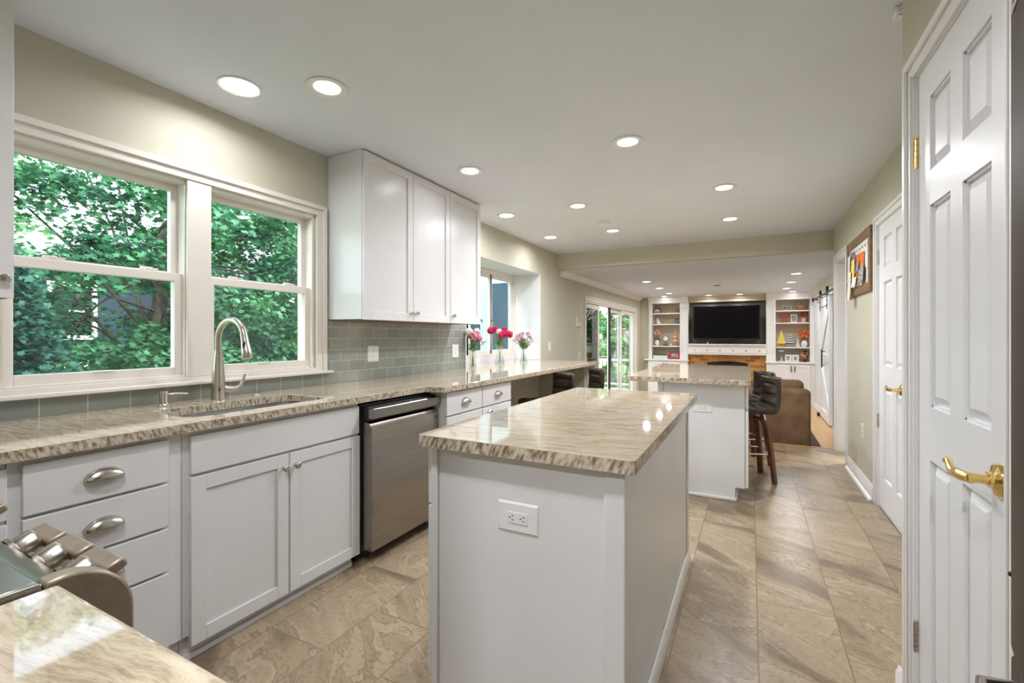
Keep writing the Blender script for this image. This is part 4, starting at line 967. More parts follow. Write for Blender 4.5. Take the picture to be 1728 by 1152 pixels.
def bouquet(x, y, z, h, heads, label, base_r=.02, lean=0, foliage=60, name='flower_bouquet', grp=None):
    """heads: list of (dx,dy,dz,r,kind,mat)"""
    c = thing(name, label, 'bouquet', (x,y,z+.012), group=grp)
    st_ = MB(); fo_ = MB()
    for (dx_,dy_,dz_,r,k,m_) in heads:
        a_ = random.uniform(0,2*PI); b0_ = Vector((x+base_r*.7*math.cos(a_), y+base_r*.7*math.sin(a_), z+.015)); e = Vector((x+dx_,y+dy_,z+dz_))
        mid = Vector((x-.15*(b0_.x-x), y-.15*(b0_.y-y), z+h*.8)); 
        st_.tube([b0_, (b0_+mid)/2, mid, (mid+e)/2+Vector((0,0,.01)), e], .0032, 6)
        for _ in range(6):
            t_ = random.uniform(.1,1); p = mid.lerp(e, t_); leafq(fo_, p, (random.gauss(0,1),random.gauss(0,1),random.uniform(-.3,.9)), random.uniform(.02,.045), .007)
    for _ in range(foliage):
        a_ = random.uniform(0,2*PI); rr = random.uniform(.0,.045); p = (x+rr*math.cos(a_), y+rr*math.sin(a_), z+h*random.uniform(.85,1.25))
        leafq(fo_, p, (math.cos(a_),math.sin(a_),random.uniform(-.2,1)), random.uniform(.02,.05), random.uniform(.005,.010))
    st_.build('stems', M['stem'], c); fo_.build('foliage', M['fol'], c, smooth=False)
    for (dx_,dy_,dz_,r,k,m_) in heads:
        mb = MB(); p = (x+dx_,y+dy_,z+dz_)
        if k == 'c': bloom(mb, p, r, 150, .27)
        elif k == 'd': daisy(mb, p, r)
        elif k == 'l':
            for q_ in range(6):
                d = Vector((math.cos(q_*1.05)*.5+.7, math.sin(q_*1.05)*.5-.2, .35+.2*(q_%2))); leafq(mb, p, d, r*1.5, r*.35)
        mb.build('blossom', m_, c, smooth=False)
    return c
def ring(n, r0, r1, z0, z1, hr, k, mats):
    out = []
    for i in range(n):
        a_ = i*2.4+random.uniform(-.3,.3); rr = r0+(r1-r0)*math.sqrt((i+.5)/n)
        out.append((rr*math.cos(a_), rr*math.sin(a_), z1-(z1-z0)*(rr/r1)**2+random.uniform(-.01,.01), hr*random.uniform(.85,1.15), k, mats[i % len(mats)]))
    return out
vz = .9145
vase(-2.44,3.86,vz,.20,[(.030,0),(.036,.06),(.034,.25),(.033,.6),(.036,.85),(.043,1)],'clear glass vase of mixed flowers against the end of the grey tile')
bouquet(-2.44,3.86,vz,.20,[(-.03,-.02,.36,.042,'c',M['pet_white']),(.03,-.03,.315,.045,'c',M['pet_dusty']),(-.01,.04,.34,.036,'c',M['pet_dusty']),(.06,.01,.30,.036,'c',M['pet_dusty']),(.08,.05,.24,.05,'l',M['pet_white']),(-.04,.03,.32,.034,'c',M['pet_white']),(.02,.05,.37,.03,'c',M['pet_white'])],
        'bouquet of white and dusty rose flowers in the vase by the tile', lean=0)
vase(-2.60,4.70,vz,.22,[(.058,0),(.056,.10),(.040,.35),(.034,.62),(.040,.85),(.055,1)],'flared clear glass vase of crimson carnations in the middle of the window recess')
bouquet(-2.60,4.70,vz,.22,[(-.09,-.05,.385,.042,'c',M['pet_crim']),(-.05,.0,.40,.036,'c',M['pet_crim']),(.01,-.03,.375,.032,'c',M['pet_white']),(.07,-.02,.35,.044,'c',M['pet_crim']),(.11,.03,.34,.042,'c',M['pet_crim']),(.03,.05,.39,.036,'c',M['pet_crim']),(.05,-.05,.33,.034,'c',M['pet_crim']),(-.02,.06,.36,.034,'c',M['pet_white']),(-.10,.0,.50,.014,'c',M['fol'])],
        'bouquet of crimson carnations and pale blooms in the middle vase', foliage=90)
vase(-2.46,5.05,vz,.19,[(.050,0),(.046,.12),(.030,.42),(.027,.65),(.032,.88),(.042,1)],'clear glass vase of pale pink daisies at the right side of the window recess')
bouquet(-2.46,5.05,vz,.19,ring(30,.01,.13,.26,.37,.026,'d',[M['pet_pink'],M['pet_pink'],M['pet_pink'],M['pet_dusty']]),'bouquet of pale pink daisies in the right-hand vase', foliage=70)

# ------------------------------------------------------------------ family room: bookcases
YB = 12.0; YBK = 12.36
def bookcase(o0, o1, l0, r1, l_is_pil, label, clabel, c0, c1):
    c = thing('built_in_bookcase', label, 'bookcase', ((o0+o1)/2,12.2,.66), group='built-in bookcases')
    body = MB().box(l0,o0,YB+.02,YBK+.05,.661,2.21).box(o1,r1,YB+.02,YBK+.05,.661,2.21).box(o0,o1,YB+.02,YBK+.05,2.06,2.21)
    body.build('carcass', M['trim'], c, bev=.002)
    MB().box(o0,o1,YBK,YBK+.04,.661,2.06).build('back_panel', M['taupe'], c)
    for z in (1.815,1.54,.99): MB().box(o0+.001,o1-.001,YB+.03,YBK-.001,z-.025,z).build('shelf', M['trim'], c, bev=.002)
    for (a_, b_) in ((l0,o0),(o1,r1)):
        wd = b_-a_; p = MB().box(a_,b_,YB-.0,YB+.019,.661,2.06)
        p.box(a_,b_,YB-.016,YB-.001,.661,.80).box(a_,b_,YB-.016,YB-.001,1.95,2.06).box(a_-.004 if a_ > l0 else a_,b_,YB-.022,YB-.001,1.925,1.95)
        if wd > .12: p.box(a_+.03,a_+.045,YB-.010,YB-.001,.82,1.90).box(b_-.045,b_-.03,YB-.010,YB-.001,.82,1.90)
        p.build('pilaster', M['trim'], c, bev=.002)
    cr = [(YB+.019,2.06),(YB-.01,2.06),(YB-.015,2.09),(YB-.03,2.11),(YB-.06,2.15),(YB-.09,2.18),(YB-.10,2.213),(YB+.019,2.213)]
    MB().prism(cr, 'x', l0, r1).build('cornice', M['trim'], c)
    b = thing('base_cabinet', clabel, 'base cabinet', ((o0+o1)/2,12.15,FZ), group='built-in base cabinets')
    MB().box(l0,r1,YB-.08,YBK+.05,FZ+.10,.625).box(l0,r1,YB-.05,YBK+.05,FZ+.001,FZ+.10).build('carcass', M['trim'], b, bev=.002)
    MB().prism([(c0,YB-.12),(c1,YB-.12),(c1,YB+.025),(r1,YB+.025),(r1,YBK+.05),(l0,YBK+.05),(l0,YB+.025),(c0,YB+.025)], 'z', .626,.660).build('top_board', M['trim'], b, bev=.006)
    MB().box(l0,r1,YB-.095,YB-.051,FZ+.001,FZ+.11).build('base_moulding', M['trim'], b, bev=.003)
    fd = F('y', -1, YB-.10); mid = (o0+o1)/2
    for (a_, b_, hu) in ((o0,mid-.003,mid-.035),(mid+.003,o1,mid+.035)):
        d_ = shaker(fd, a_, b_, FZ+.13, .60, 'cabinet_door', b, rail=.06, m_=M['trim'])
        h_ = MB(); fd.box(h_, hu-.008,hu+.008,0,.006,.44,.575); h_.tube([fd.pt(hu,.004,.45),fd.pt(hu,.028,.46),fd.pt(hu,.028,.55),fd.pt(hu,.004,.56)], .006, 8); h_.build('handle', M['blackmetal'], d_)
bookcase(-2.22,-1.545,-2.30,-1.357,True,'white built-in bookcase left of the television','white base cabinet under the left bookcase',-2.395,-1.33)
bookcase(.513,1.17,.325,1.249,True,'white built-in bookcase right of the television','white base cabinet under the right bookcase',.30,1.249)
struct(MB().box(-2.52,-2.301,YB+.03,12.42,FZ,FC), 'wall_alcove', M['wall'])
# valance above the television
vl = MB().box(-1.356,.324,YB+.20,YB+.25,2.07,2.213); o = vl.build('valance', M['taupe']); tag(o, 'taupe valance board above the television niche', 'valance')
MB().prism([(YB+.199,2.213),(YB+.199,2.12),(YB+.17,2.14),(YB+.12,2.19),(YB+.11,2.213)], 'x', -1.355, .323).build('cornice', M['taupe'], o)
# fireplace and mantel
c = thing('fireplace', 'tan brick fireplace with a black arched firebox below the mantel', 'fireplace', (-.51,12.15,FZ))
arch = [(-.93,.56)]+[(-.93+.88*k/10, .60+.035*math.sin(PI*k/10)) for k in range(11)]+[(-.05,.56)]
br_ = MB().box(-1.355,-.93,12.08,12.41,FZ+.001,.79).box(-.05,.323,12.08,12.41,FZ+.001,.79)
ap = [(-.93,.79)]+[(-.93+.88*k/10, .60+.035*math.sin(PI*k/10)) for k in range(11)]+[(-.05,.79)]
br_.prism(ap, 'y', 12.08, 12.41)
br_.build('brickwork', M['brick'], c, smooth=False)
MB().box(-.93,-.05,12.36,12.41,FZ+.001,.63).box(-.93,-.925,12.10,12.36,FZ+.001,.60).box(-.055,-.05,12.10,12.36,FZ+.001,.60).build('firebox', M['gap'], c)
MB().box(-.925,-.055,12.095,12.11,.52,.60).build('firebox_hood', M['black'], c)
c = thing('mantel', 'white mantel beam with six small hooks across the fireplace', 'mantel', (-.51,12.0,.79))
MB().box(-1.354,.322,11.99,12.41,.825,1.02).box(-1.354,.322,11.93,12.41,1.021,1.046).box(-1.354,.322,11.965,12.41,.792,.824).build('beam', M['trim'], c, bev=.004)
MB().box(-1.354,.322,11.975,11.989,.835,.85).build('rail', M['trim'], c, bev=.002)
for k in range(6):
    xk = -1.195+.2775*k
    MB().cyl((xk,11.989,.895),(xk,11.985,.895),.016,n=14).tube([(xk,11.986,.895),(xk,11.96,.885),(xk,11.955,.90)], .005, 8).build('hook', M['greymetal'], c)
# television
c = thing('television', 'large flat black television on the mantel wall', 'television', (-.52,12.08,1.10))
MB().box(-1.25,.208,12.05,12.10,1.155,1.965).build('housing', M['black'], c, bev=.006)
MB().box(-1.225,.183,12.047,12.0495,1.185,1.945).build('screen', M['tv'], c)
MB().box(-.80,-.24,12.00,12.16,1.0465,1.062).box(-.56,-.48,12.101,12.14,1.062,1.30).build('stand', M['black'], c, bev=.003)
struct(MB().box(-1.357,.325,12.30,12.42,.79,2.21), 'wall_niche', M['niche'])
o = MB().box(-1.0,-.06,11.955,12.04,1.0465,1.10) ; o = MB().box(-.92,-.90,11.97,11.99,1.047,1.075).ball((-.91,11.98,1.08),.012,8,6).build('small_figurine', M['white']); tag(o, 'tiny white figurine on the mantel at the left of the television', 'figurine')

# ------------------------------------------------------------------ bookcase ornaments
def pframe(x, y, z, w, h, fm, pmt, label, fwid=.02, grp='picture frames on the shelves', cat='picture frame'):
    c = thing('picture_frame', label, cat, (x,y,z), group=grp)
    mb = MB().box(x-w/2,x-w/2+fwid,y-.008,y+.008,z,z+h).box(x+w/2-fwid,x+w/2,y-.008,y+.008,z,z+h).box(x-w/2+fwid,x+w/2-fwid,y-.008,y+.008,z,z+fwid).box(x-w/2+fwid,x+w/2-fwid,y-.008,y+.008,z+h-fwid,z+h)
    mb.build('frame', fm, c, bev=.002)
    MB().box(x-w/2+fwid,x+w/2-fwid,y-.001,y+.006,z+fwid,z+h-fwid).build('picture', pmt, c)
    MB().box(x-.01,x+.01,y+.0085,y+.05,z,z+.012).build('easel', M['black'], c)
    return c
YO = 12.14
s1, s2, s3, s4 = 1.8152, 1.5402, .9902, .6602
pframe(-2.12,YO,s1,.19,.135,M['black'],M['photo'],'dark framed photo on the top shelf of the left bookcase',.018)
# gold script sign
sg1 = MB()
pts = []
for k in range(60):
    t_ = k/59; pts.append((-1.99+.26*t_+.018*math.sin(t_*34), YO, s1+.045+.028*math.sin(t_*34+1.6)))
sg1.tube(pts, .004, 6).box(-2.0,-1.72,YO-.012,YO+.012,s1,s1+.012)
o = sg1.build('script_sign', M['gold']); tag(o, 'gold wire script sign on a base, top left shelf', 'sign ornament')
c = thing('bird_basket', 'small kraft basket with a dark knot ornament, top shelf left bookcase', 'ornament', (-1.63,YO,s1))
MB().lathe([(0,0),(.035,0),(.05,.05),(.052,.06),(.0,.06)],(-1.63,YO,s1),18).build('basket', M['kraft'], c); MB().ball((-1.625,YO,s1+.095),.036,12,8,(1.2,1,.9)).build('knot', M['pumpkin'], c)
# rabbit figurine
mb = MB().ball((-2.085,YO,s2+.045),.045,14,10,(1,.9,1)).ball((-2.10,YO-.01,s2+.10),.028,12,8).tube([(-2.095,YO,s2+.12),(-2.085,YO,s2+.15),(-2.08,YO,s2+.168)],[.009,.011,.004],8).tube([(-2.11,YO,s2+.12),(-2.112,YO,s2+.148),(-2.108,YO,s2+.160)],[.009,.010,.004],8).ball((-2.045,YO,s2+.02),.022,10,7)
o = mb.build('rabbit_figurine', M['white']); tag(o, 'white ceramic rabbit figurine on the second shelf of the left bookcase', 'figurine')
mb = MB().box(-1.99,-1.74,YO-.02,YO+.02,s2,s2+.010)
for k in range(2):
    x = -1.93+.12*k; mb.tube([(x-.05,YO,s2+.01),(x-.04,YO,s2+.06),(x,YO,s2+.085),(x+.04,YO,s2+.06),(x+.05,YO,s2+.01)], .007, 8).ball((x,YO,s2+.05),.02,10,6)
o = mb.build('gold_sculpture', M['gold']); tag(o, 'low gold looped sculpture on the second shelf of the left bookcase', 'sculpture')
c = thing('potted_plant', 'small green plant in a grey pot, second shelf left bookcase', 'potted plant', (-1.645,YO,s2))
MB().lathe([(0,0),(.035,0),(.05,.085),(.045,.085),(.03,.07),(0,.07)],(-1.645,YO,s2),20).build('pot', M['greymetal'], c)
mb = MB()
for k in range(26): leafq(mb, (-1.645,YO,s2+.08), (math.cos(k*1.1),math.sin(k*1.1)*.6,.4+.5*(k%3)), .085, .014)
mb.build('leaves', M['fol'], c, smooth=False)
o = MB().lathe([(0,0),(.035,0),(.052,.04),(.055,.08),(.04,.12),(.028,.145),(.033,.155),(.025,.155),(.02,.14),(0,.13)],(-2.11,YO,s3),24).build('white_vase', M['white']); tag(o, 'white ceramic vase of pink flowers on the third shelf of the left bookcase', 'vase')
bouquet(-2.11,YO,s3+.11,.05,[(-.05,-.02,.20,.04,'c',M['pet_coral']),(.04,0,.23,.045,'c',M['pet_coral']),(-.01,0,.27,.04,'c',M['pet_coral']),(.07,-.01,.18,.04,'c',M['pet_coral'])],'pink bouquet with green leaves in the white vase, left bookcase', foliage=120, base_r=.01)
c = thing('table_clock', 'round clock on a dark stand on the third shelf of the left bookcase', 'clock', (-1.905,YO,s3))
MB().lathe([(.062,-.008),(.072,-.008),(.072,.008),(.062,.008)],(-1.905,YO,s3+.185),32,closed=True,axis='y').build('rim', M['blackmetal'], c)
MB().cyl((-1.905,YO-.004,s3+.185),(-1.905,YO+.004,s3+.185),.062,n=32).build('dial', M['white'], c)
MB().box(-1.96,-1.85,YO-.025,YO+.025,s3,s3+.018).cyl((-1.905,YO,s3+.018),(-1.905,YO,s3+.113),.006,n=10).build('stand', M['black'], c, bev=.001)
mb = MB().ball((-1.775,YO,s3+.022),.022,10,7,(1.1,.8,1)).tube([(-1.77,YO,s3+.03),(-1.765,YO,s3+.06),(-1.775,YO,s3+.075)],[.012,.007,.003],8)
o = mb.build('bird_figurine', M['white']); tag(o, 'tiny white bird figurine beside the pink tiered ornament', 'figurine')
c = thing('tiered_tree', 'pink tiered tree ornament on a gold stand, third shelf left bookcase', 'ornament', (-1.67,YO,s3))
MB().lathe([(0,0),(.05,0),(.045,.012),(.012,.03),(.010,.09),(.03,.10),(0,.10)],(-1.67,YO,s3),20).build('stand', M['gold'], c)
for k, (r_, z_) in enumerate(((.075,.10),(.066,.19),(.045,.26),(.034,.31),(.022,.35))):
    MB().lathe([(0,0),(r_*.7,0),(r_,.012),(r_*.85,.05 if k < 2 else .03),(r_*.4,.085 if k < 2 else .045),(0,.088 if k < 2 else .047)],(-1.67,YO,s3+z_),20).build('tier', M['pink'], c)
c = thing('planter_box', 'white planter box of low green succulents on the left bookcase counter', 'planter', (-2.03,YO,s4))
MB().box(-2.205,-1.86,YO-.05,YO+.05,s4,s4+.085).build('box', M['white'], c, bev=.004)
mb = MB()
for k in range(150): leafq(mb, (-2.19+.32*random.random(),YO-.04+.08*random.random(),s4+.08), (random.gauss(0,.6),random.gauss(0,.6),.8), random.uniform(.03,.07), .01)
mb.build('succulents', M['fol'], c, smooth=False)
pframe(-1.69,YO,s4,.245,.185,M['red'],M['photob'],'red framed photo at the right end of the left bookcase counter',.035)
# right bookcase
jo = text_mb('JOY', .15, .006); jo.xf(Matrix.Translation((.74,YO,s1+.062)) @ Matrix.Rotation(PI/2,4,'X')); jo.box(.63,.85,YO-.015,YO+.015,s1,s1+.008)
o = jo.build('joy_letters', M['greymetal'], smooth=False); tag(o, 'grey metal JOY letters on the top shelf of the right bookcase', 'letter ornament')
for x_, z_ in ((.80,.06),(.775,.015)): 
    pass
c = thing('pumpkin_ornament', 'bronze patterned pumpkin on the top shelf of the right bookcase', 'pumpkin', (1.02,YO,s1))
rows = []
for j in range(13):
    t_ = -PI/2+PI*j/12; rows.append([((1.02+(.098*math.cos(t_))*(1-.08*abs(math.sin(4*w)))*math.cos(w)), YO+(.085*math.cos(t_))*(1-.08*abs(math.sin(4*w)))*math.sin(w), s1+.063+.063*math.sin(t_)) for w in [2*PI*k/40 for k in range(40)]])
MB().grid(rows, closed=True).build('gourd', M['pumpkin'], c, ang=80); MB().tube([(1.02,YO,s1+.12),(1.022,YO,s1+.145),(1.03,YO,s1+.16)],[.012,.008,.009],8).build('stalk', M['walnut'], c)
lv = MB()
def addt(txt, size, x, z):
    t_ = text_mb(txt, size, .012); t_.xf(Matrix.Translation((x,YO,z)) @ Matrix.Rotation(PI/2,4,'X')); lv.add(t_.v, t_.f)
lv.box(.605,.628,YO-.012,YO+.012,s2+.105,s2+.205).box(.605,.665,YO-.012,YO+.012,s2+.105,s2+.125)
addt('V', .135, .648, s2+.055); addt('E', .135, .735, s2+.055)
hp = []
for k in range(37):
    w = 2*PI*k/36; hp.append((.725+.0033*16*math.sin(w)**3, YO, s2+.158+.0031*(13*math.cos(w)-5*math.cos(2*w)-2*math.cos(3*w)-math.cos(4*w))))
lv.tube(hp, .009, 8)
lv.box(.60,.79,YO-.014,YO+.014,s2,s2+.010)
o = lv.build('love_letters', M['red'], smooth=False); tag(o, 'red LOVE letters with a heart for the O, second shelf right bookcase', 'letter ornament')
pframe(.876,YO,s2,.125,.185,M['cream'],M['photo'],'small photo in a pale frame, second shelf right bookcase',.018)
o = MB().lathe([(0,0),(.04,0),(.045,.10),(.047,.11),(.038,.11),(.034,.09),(0,.09)],(1.065,YO,s2),20).build('pink_vase', M['pink']); tag(o, 'small pink vase of red flowers on the second shelf of the right bookcase', 'vase')
bouquet(1.065,YO,s2+.07,.04,[(-.03,-.01,.13,.038,'c',M['red']),(.03,0,.14,.038,'c',M['red']),(0,0,.17,.04,'c',M['red']),(.0,-.03,.12,.03,'c',M['red'])],'red flowers in the small pink vase, right bookcase', foliage=20, base_r=.01)
def sailboat(x, z, w, h, sm, hm, label, stripes=False):
    c = thing('sailboat_ornament', label, 'sailboat', (x,YO,z), group='model sailboats')
    MB().prism([(x-w*.5,z+.055),(x-w*.42,z+.001),(x+w*.42,z+.001),(x+w*.5,z+.055)], 'y', YO-.022, YO+.022).build('hull', hm, c, bev=.004)
    MB().cyl((x,YO,z+.056),(x,YO,z+h),.004,n=8).build('mast', M['walnut'], c)
    if not stripes:
        MB().prism([(x-w*.42,z+.075),(x+w*.45,z+.075),(x+.006,z+h-.005)], 'y', YO-.006, YO-.004).build('sail', sm, c)
    else:
        for k in range(9):
            t0, t1 = k/9, (k+1)/9; zz0, zz1 = z+.07+(h-.08)*t0, z+.07+(h-.08)*t1; ww0, ww1 = w*.46*(1-t0), w*.46*(1-t1)
            MB().prism([(x-ww0,zz0),(x+ww0,zz0),(x+ww1,zz1),(x-ww1,zz1)], 'y', YO-.007, YO-.0045).build('sail_stripe', M['white'] if k % 2 else sm, c)
sailboat(.625, s3, .20, .40, M['yellow'], M['hull'], 'yellow sailed wooden boat on the third shelf of the right bookcase')
sailboat(.79, s3, .20, .315, mat('navy_stripe', (.05,.07,.12), .6), M['greymetal'], 'striped navy and white sailboat beside the yellow one', True)
o = MB().lathe([(0,0),(.055,0),(.045,.04),(.022,.12),(.018,.16),(.024,.19),(0,.19)],(.955,YO+.05,s3),20).build('cream_bottle', M['cream']); tag(o, 'cream tapered bottle vase behind the boats, right bookcase', 'vase')
o = MB().lathe([(0,0),(.035,0),(.058,.04),(.062,.08),(.05,.125),(.035,.145),(.03,.145),(0,.12)],(1.075,YO-.01,s3),24).build('white_round_vase', M['white']); tag(o, 'round white vase of orange flowers on the third shelf of the right bookcase', 'vase')
bouquet(1.075,YO-.01,s3+.10,.04,[(-.08,-.01,.20,.04,'c',M['orange']),(.07,0,.20,.042,'c',M['orange']),(0,0,.23,.045,'c',M['orange']),(-.03,-.02,.14,.04,'c',M['orange']),(.04,-.02,.13,.038,'c',M['orange']),(-.10,0,.26,.028,'c',M['orange']),(.03,0,.28,.03,'c',M['orange'])],'orange and red flowers in the round white vase', foliage=10, base_r=.01)
c = thing('candle_jar', 'clear glass candle holder with a white lid, right bookcase counter', 'candle holder', (.63,YO,s4))
MB().lathe([(0,0),(.055,0),(.055,.03),(0,.03)],(.63,YO,s4),20).build('base', M['cream'], c); MB().lathe([(.045,.031),(.045,.225),(.042,.225),(.042,.031)],(.63,YO,s4),24,closed=True).build('glass', M['vase'], c)
MB().lathe([(0,.226),(.055,.226),(.055,.25),(0,.25)],(.63,YO,s4),20).build('lid', M['white'], c); MB().cyl((.63,YO,s4+.031),(.63,YO,s4+.10),.028,n=16).build('candle', M['cream'], c)
pframe(.765,YO,s4,.13,.155,M['white'],M['photob'],'white framed small photo, left one of the pair on the right bookcase counter',.035)
pframe(.907,YO,s4,.13,.155,M['white'],M['photo'],'white framed small photo, right one of the pair on the right bookcase counter',.035)
c = thing('globe_ornament', 'dark round globe ornament with orange patches on the right bookcase counter', 'globe', (1.085,YO,s4))
MB().ball((1.085,YO,s4+.165),.092,24,16,(1,.55,1)).build('sphere', M['globe'], c); MB().lathe([(0,0),(.05,0),(.045,.012),(.01,.03),(.01,.07),(0,.07)],(1.085,YO,s4),18).build('stand', M['black'], c)

# ------------------------------------------------------------------ sofa, rug, barn door
c = thing('sofa', 'brown suede sofa with its back to the kitchen on the sunken floor', 'sofa', (-.4,6.9,FZ))
MB().box(-.85,.63,6.35,6.60,FZ+.04,.60).build('back', M['suede'], c, bev=.04, seg=4)
MB().box(-.60,.38,6.605,7.25,FZ+.04,.10).build('base', M['suede'], c, bev=.03)
MB().box(.385,.64,6.605,7.28,FZ+.04,.33).build('armrest', M['suede'], c, bev=.05, seg=4); MB().box(-.85,-.605,6.605,7.28,FZ+.04,.33).build('armrest', M['suede'], c, bev=.05, seg=4)
for k in range(2):
    MB().box(-.60+.49*k,-.60+.49*k+.485,6.80,7.26,.105,.24).build('seat_cushion', M['suede'], c, bev=.04, seg=4)
    MB().box(-.60+.60*k,-.60+.60*k+.585,6.60,6.80,.242,.69).build('back_cushion', M['suede'], c, bev=.06, seg=4)
for x in (-.80,.58):
    for y in (6.40,7.22): MB().cyl((x,y,FZ+.0145),(x,y,FZ+.04),.025,n=12).build('foot', M['black'], c)
rg = rrect(-1.9,.86,6.14,9.6,.06)
o = MB().prism(rg, 'z', FZ+.001, FZ+.014).build('area_rug', M['rug']); tag(o, 'dark brown pile rug under the sofa on the wood floor', 'rug')

c = thing('barn_door', 'white sliding barn door with a diagonal brace on the family room right wall', 'barn door', (1.20,9.95,FZ))
fbn = F('x', -1, 1.185); y0, y1 = 9.27, 10.55; zb, zt = FZ+.02, 1.92
mb = MB(); fbn.box(mb, y0,y1,-.04,-.012,zb,zt)
for k in range(9):
    pass
mb.build('plank_panel', M['door'], c, bev=.002)
mb = MB(); fbn.box(mb,y0,y0+.12,-.012,.008,zb,zt); fbn.box(mb,y1-.12,y1,-.012,.008,zb,zt); fbn.box(mb,y0+.12,y1-.12,-.012,.008,zb,zb+.16); fbn.box(mb,y0+.12,y1-.12,-.012,.008,zt-.14,zt); fbn.box(mb,y0+.12,y1-.12,-.012,.008,.78,.92)
mb.build('door_frame', M['door'], c, bev=.002)
for (a_, b_) in (((y0+.13,zt-.15),(y1-.13,.93)),((y1-.13,.77),(y0+.13,zb+.17))):
    d = Vector((b_[0]-a_[0], b_[1]-a_[1])).normalized(); n_ = Vector((-d.y,d.x))*.06
    p = [(a_[0]+n_.x,a_[1]+n_.y),(a_[0]-n_.x,a_[1]-n_.y),(b_[0]-n_.x,b_[1]-n_.y),(b_[0]+n_.x,b_[1]+n_.y)]
    MB().prism(p, 'x', 1.178, 1.1965).build('brace', M['door'], c, bev=.002)
mb = MB().cyl((1.13,9.80,.68),(1.13,9.80,1.0),.011,n=12).cyl((1.13,9.80,.72),(1.176,9.80,.72),.008,n=10).cyl((1.13,9.80,.96),(1.176,9.80,.96),.008,n=10); mb.build('pull_handle', M['blackmetal'], c)
for yy in (9.45,10.30):
    MB().box(1.158,1.164,yy-.022,yy+.022,1.70,2.03).cyl((1.152,yy,2.045),(1.182,yy,2.045),.045,n=24).cyl((1.15,yy,1.76),(1.164,yy,1.76),.012,n=10).cyl((1.15,yy,1.86),(1.164,yy,1.86),.012,n=10).build('hanger_roller', M['blackmetal'], c)
c = thing('barn_door_track', 'black steel rail that carries the barn door', 'door track', (1.21,10.2,1.98))
MB().box(1.165,1.172,8.2,11.45,1.965,2.005).box(1.15,1.185,11.43,11.46,1.955,2.03).build('rail', M['blackmetal'], c, bev=.001)
for yy in (8.4,9.1,9.9,10.7,11.3): MB().cyl((1.172,yy,1.985),(1.249,yy,1.985),.010,n=10).build('spacer', M['blackmetal'], c)
o = MB().box(1.19,1.22,10.50,10.56,FZ+.001,FZ+.018).box(1.14,1.175,10.45,10.56,FZ+.001,FZ+.06).build('floor_guide', M['blackmetal']); tag(o, 'small black floor guide at the far foot of the barn door', 'floor guide')

# ------------------------------------------------------------------ outdoors
gd = MB().box(-45,XL-.5,-25,45,-1.2,-1.0); go = gd.build('lawn', M['lawn']); tag(go, 'green lawn outside the windows', 'lawn', kind='structure')
def leaves(cent, n, size, droop=.5, flat=.35, star=True):
    """cluster leaves around centres; five-lobed outlines"""
    rng = np.random.default_rng(int(abs(cent[0][0])*1000)+n)
    V = []; Fc = []; k = 0
    base = [(0,-.5),(.22,-.12),(.5,.0),(.22,.14),(.3,.46),(.0,.3),(0,.62),(.0,.3),(-.3,.46),(-.22,.14),(-.5,0),(-.22,-.12)] if star else [(0,-1),(.10,0),(0,1),(-.10,0)]
    if star: base = [(0,-.5),(.2,-.15),(.5,-.05),(.25,.12),(.32,.42),(.08,.3),(0,.62),(-.08,.3),(-.32,.42),(-.25,.12),(-.5,-.05),(-.2,-.15)]
    base = np.array(base); nb = len(base)
    for (cx_,cy_,cz_,r) in cent:
        P = rng.normal(0,1,(n,3)); P /= np.linalg.norm(P,axis=1)[:,None]+1e-9; P *= (rng.random((n,1))**.5)*r; P[:,2] *= flat
        P[:,2] -= droop*(P[:,0]**2+P[:,1]**2)/max(r,.01)
        P += (cx_,cy_,cz_)
        nr = rng.normal(0,1,(n,3)); nr[:,2] = np.abs(nr[:,2])+1.0; nr[:,0] += .5; nr /= np.linalg.norm(nr,axis=1)[:,None]
        t_ = np.cross(nr, rng.normal(0,1,(n,3))); t_ /= np.linalg.norm(t_,axis=1)[:,None]+1e-9; b_ = np.cross(nr,t_)
        s_ = size*(.7+.6*rng.random((n,1)))
        for q_ in range(nb): pass
        vv = P[:,None,:] + (t_[:,None,:]*base[None,:,0,None] + b_[:,None,:]*base[None,:,1,None])*s_[:,None,:]
        V.append(vv.reshape(-1,3))
    V = np.concatenate(V); m_ = len(V)//nb
    me = bpy.data.meshes.new('leaves'); me.vertices.add(len(V)); me.vertices.foreach_set('co', V.ravel())
    me.loops.add(len(V)); me.loops.foreach_set('vertex_index', np.arange(len(V)))
    me.polygons.add(m_); me.polygons.foreach_set('loop_start', np.arange(m_)*nb); me.polygons.foreach_set('loop_total', np.full(m_, nb))
    me.update(calc_edges=True); return me
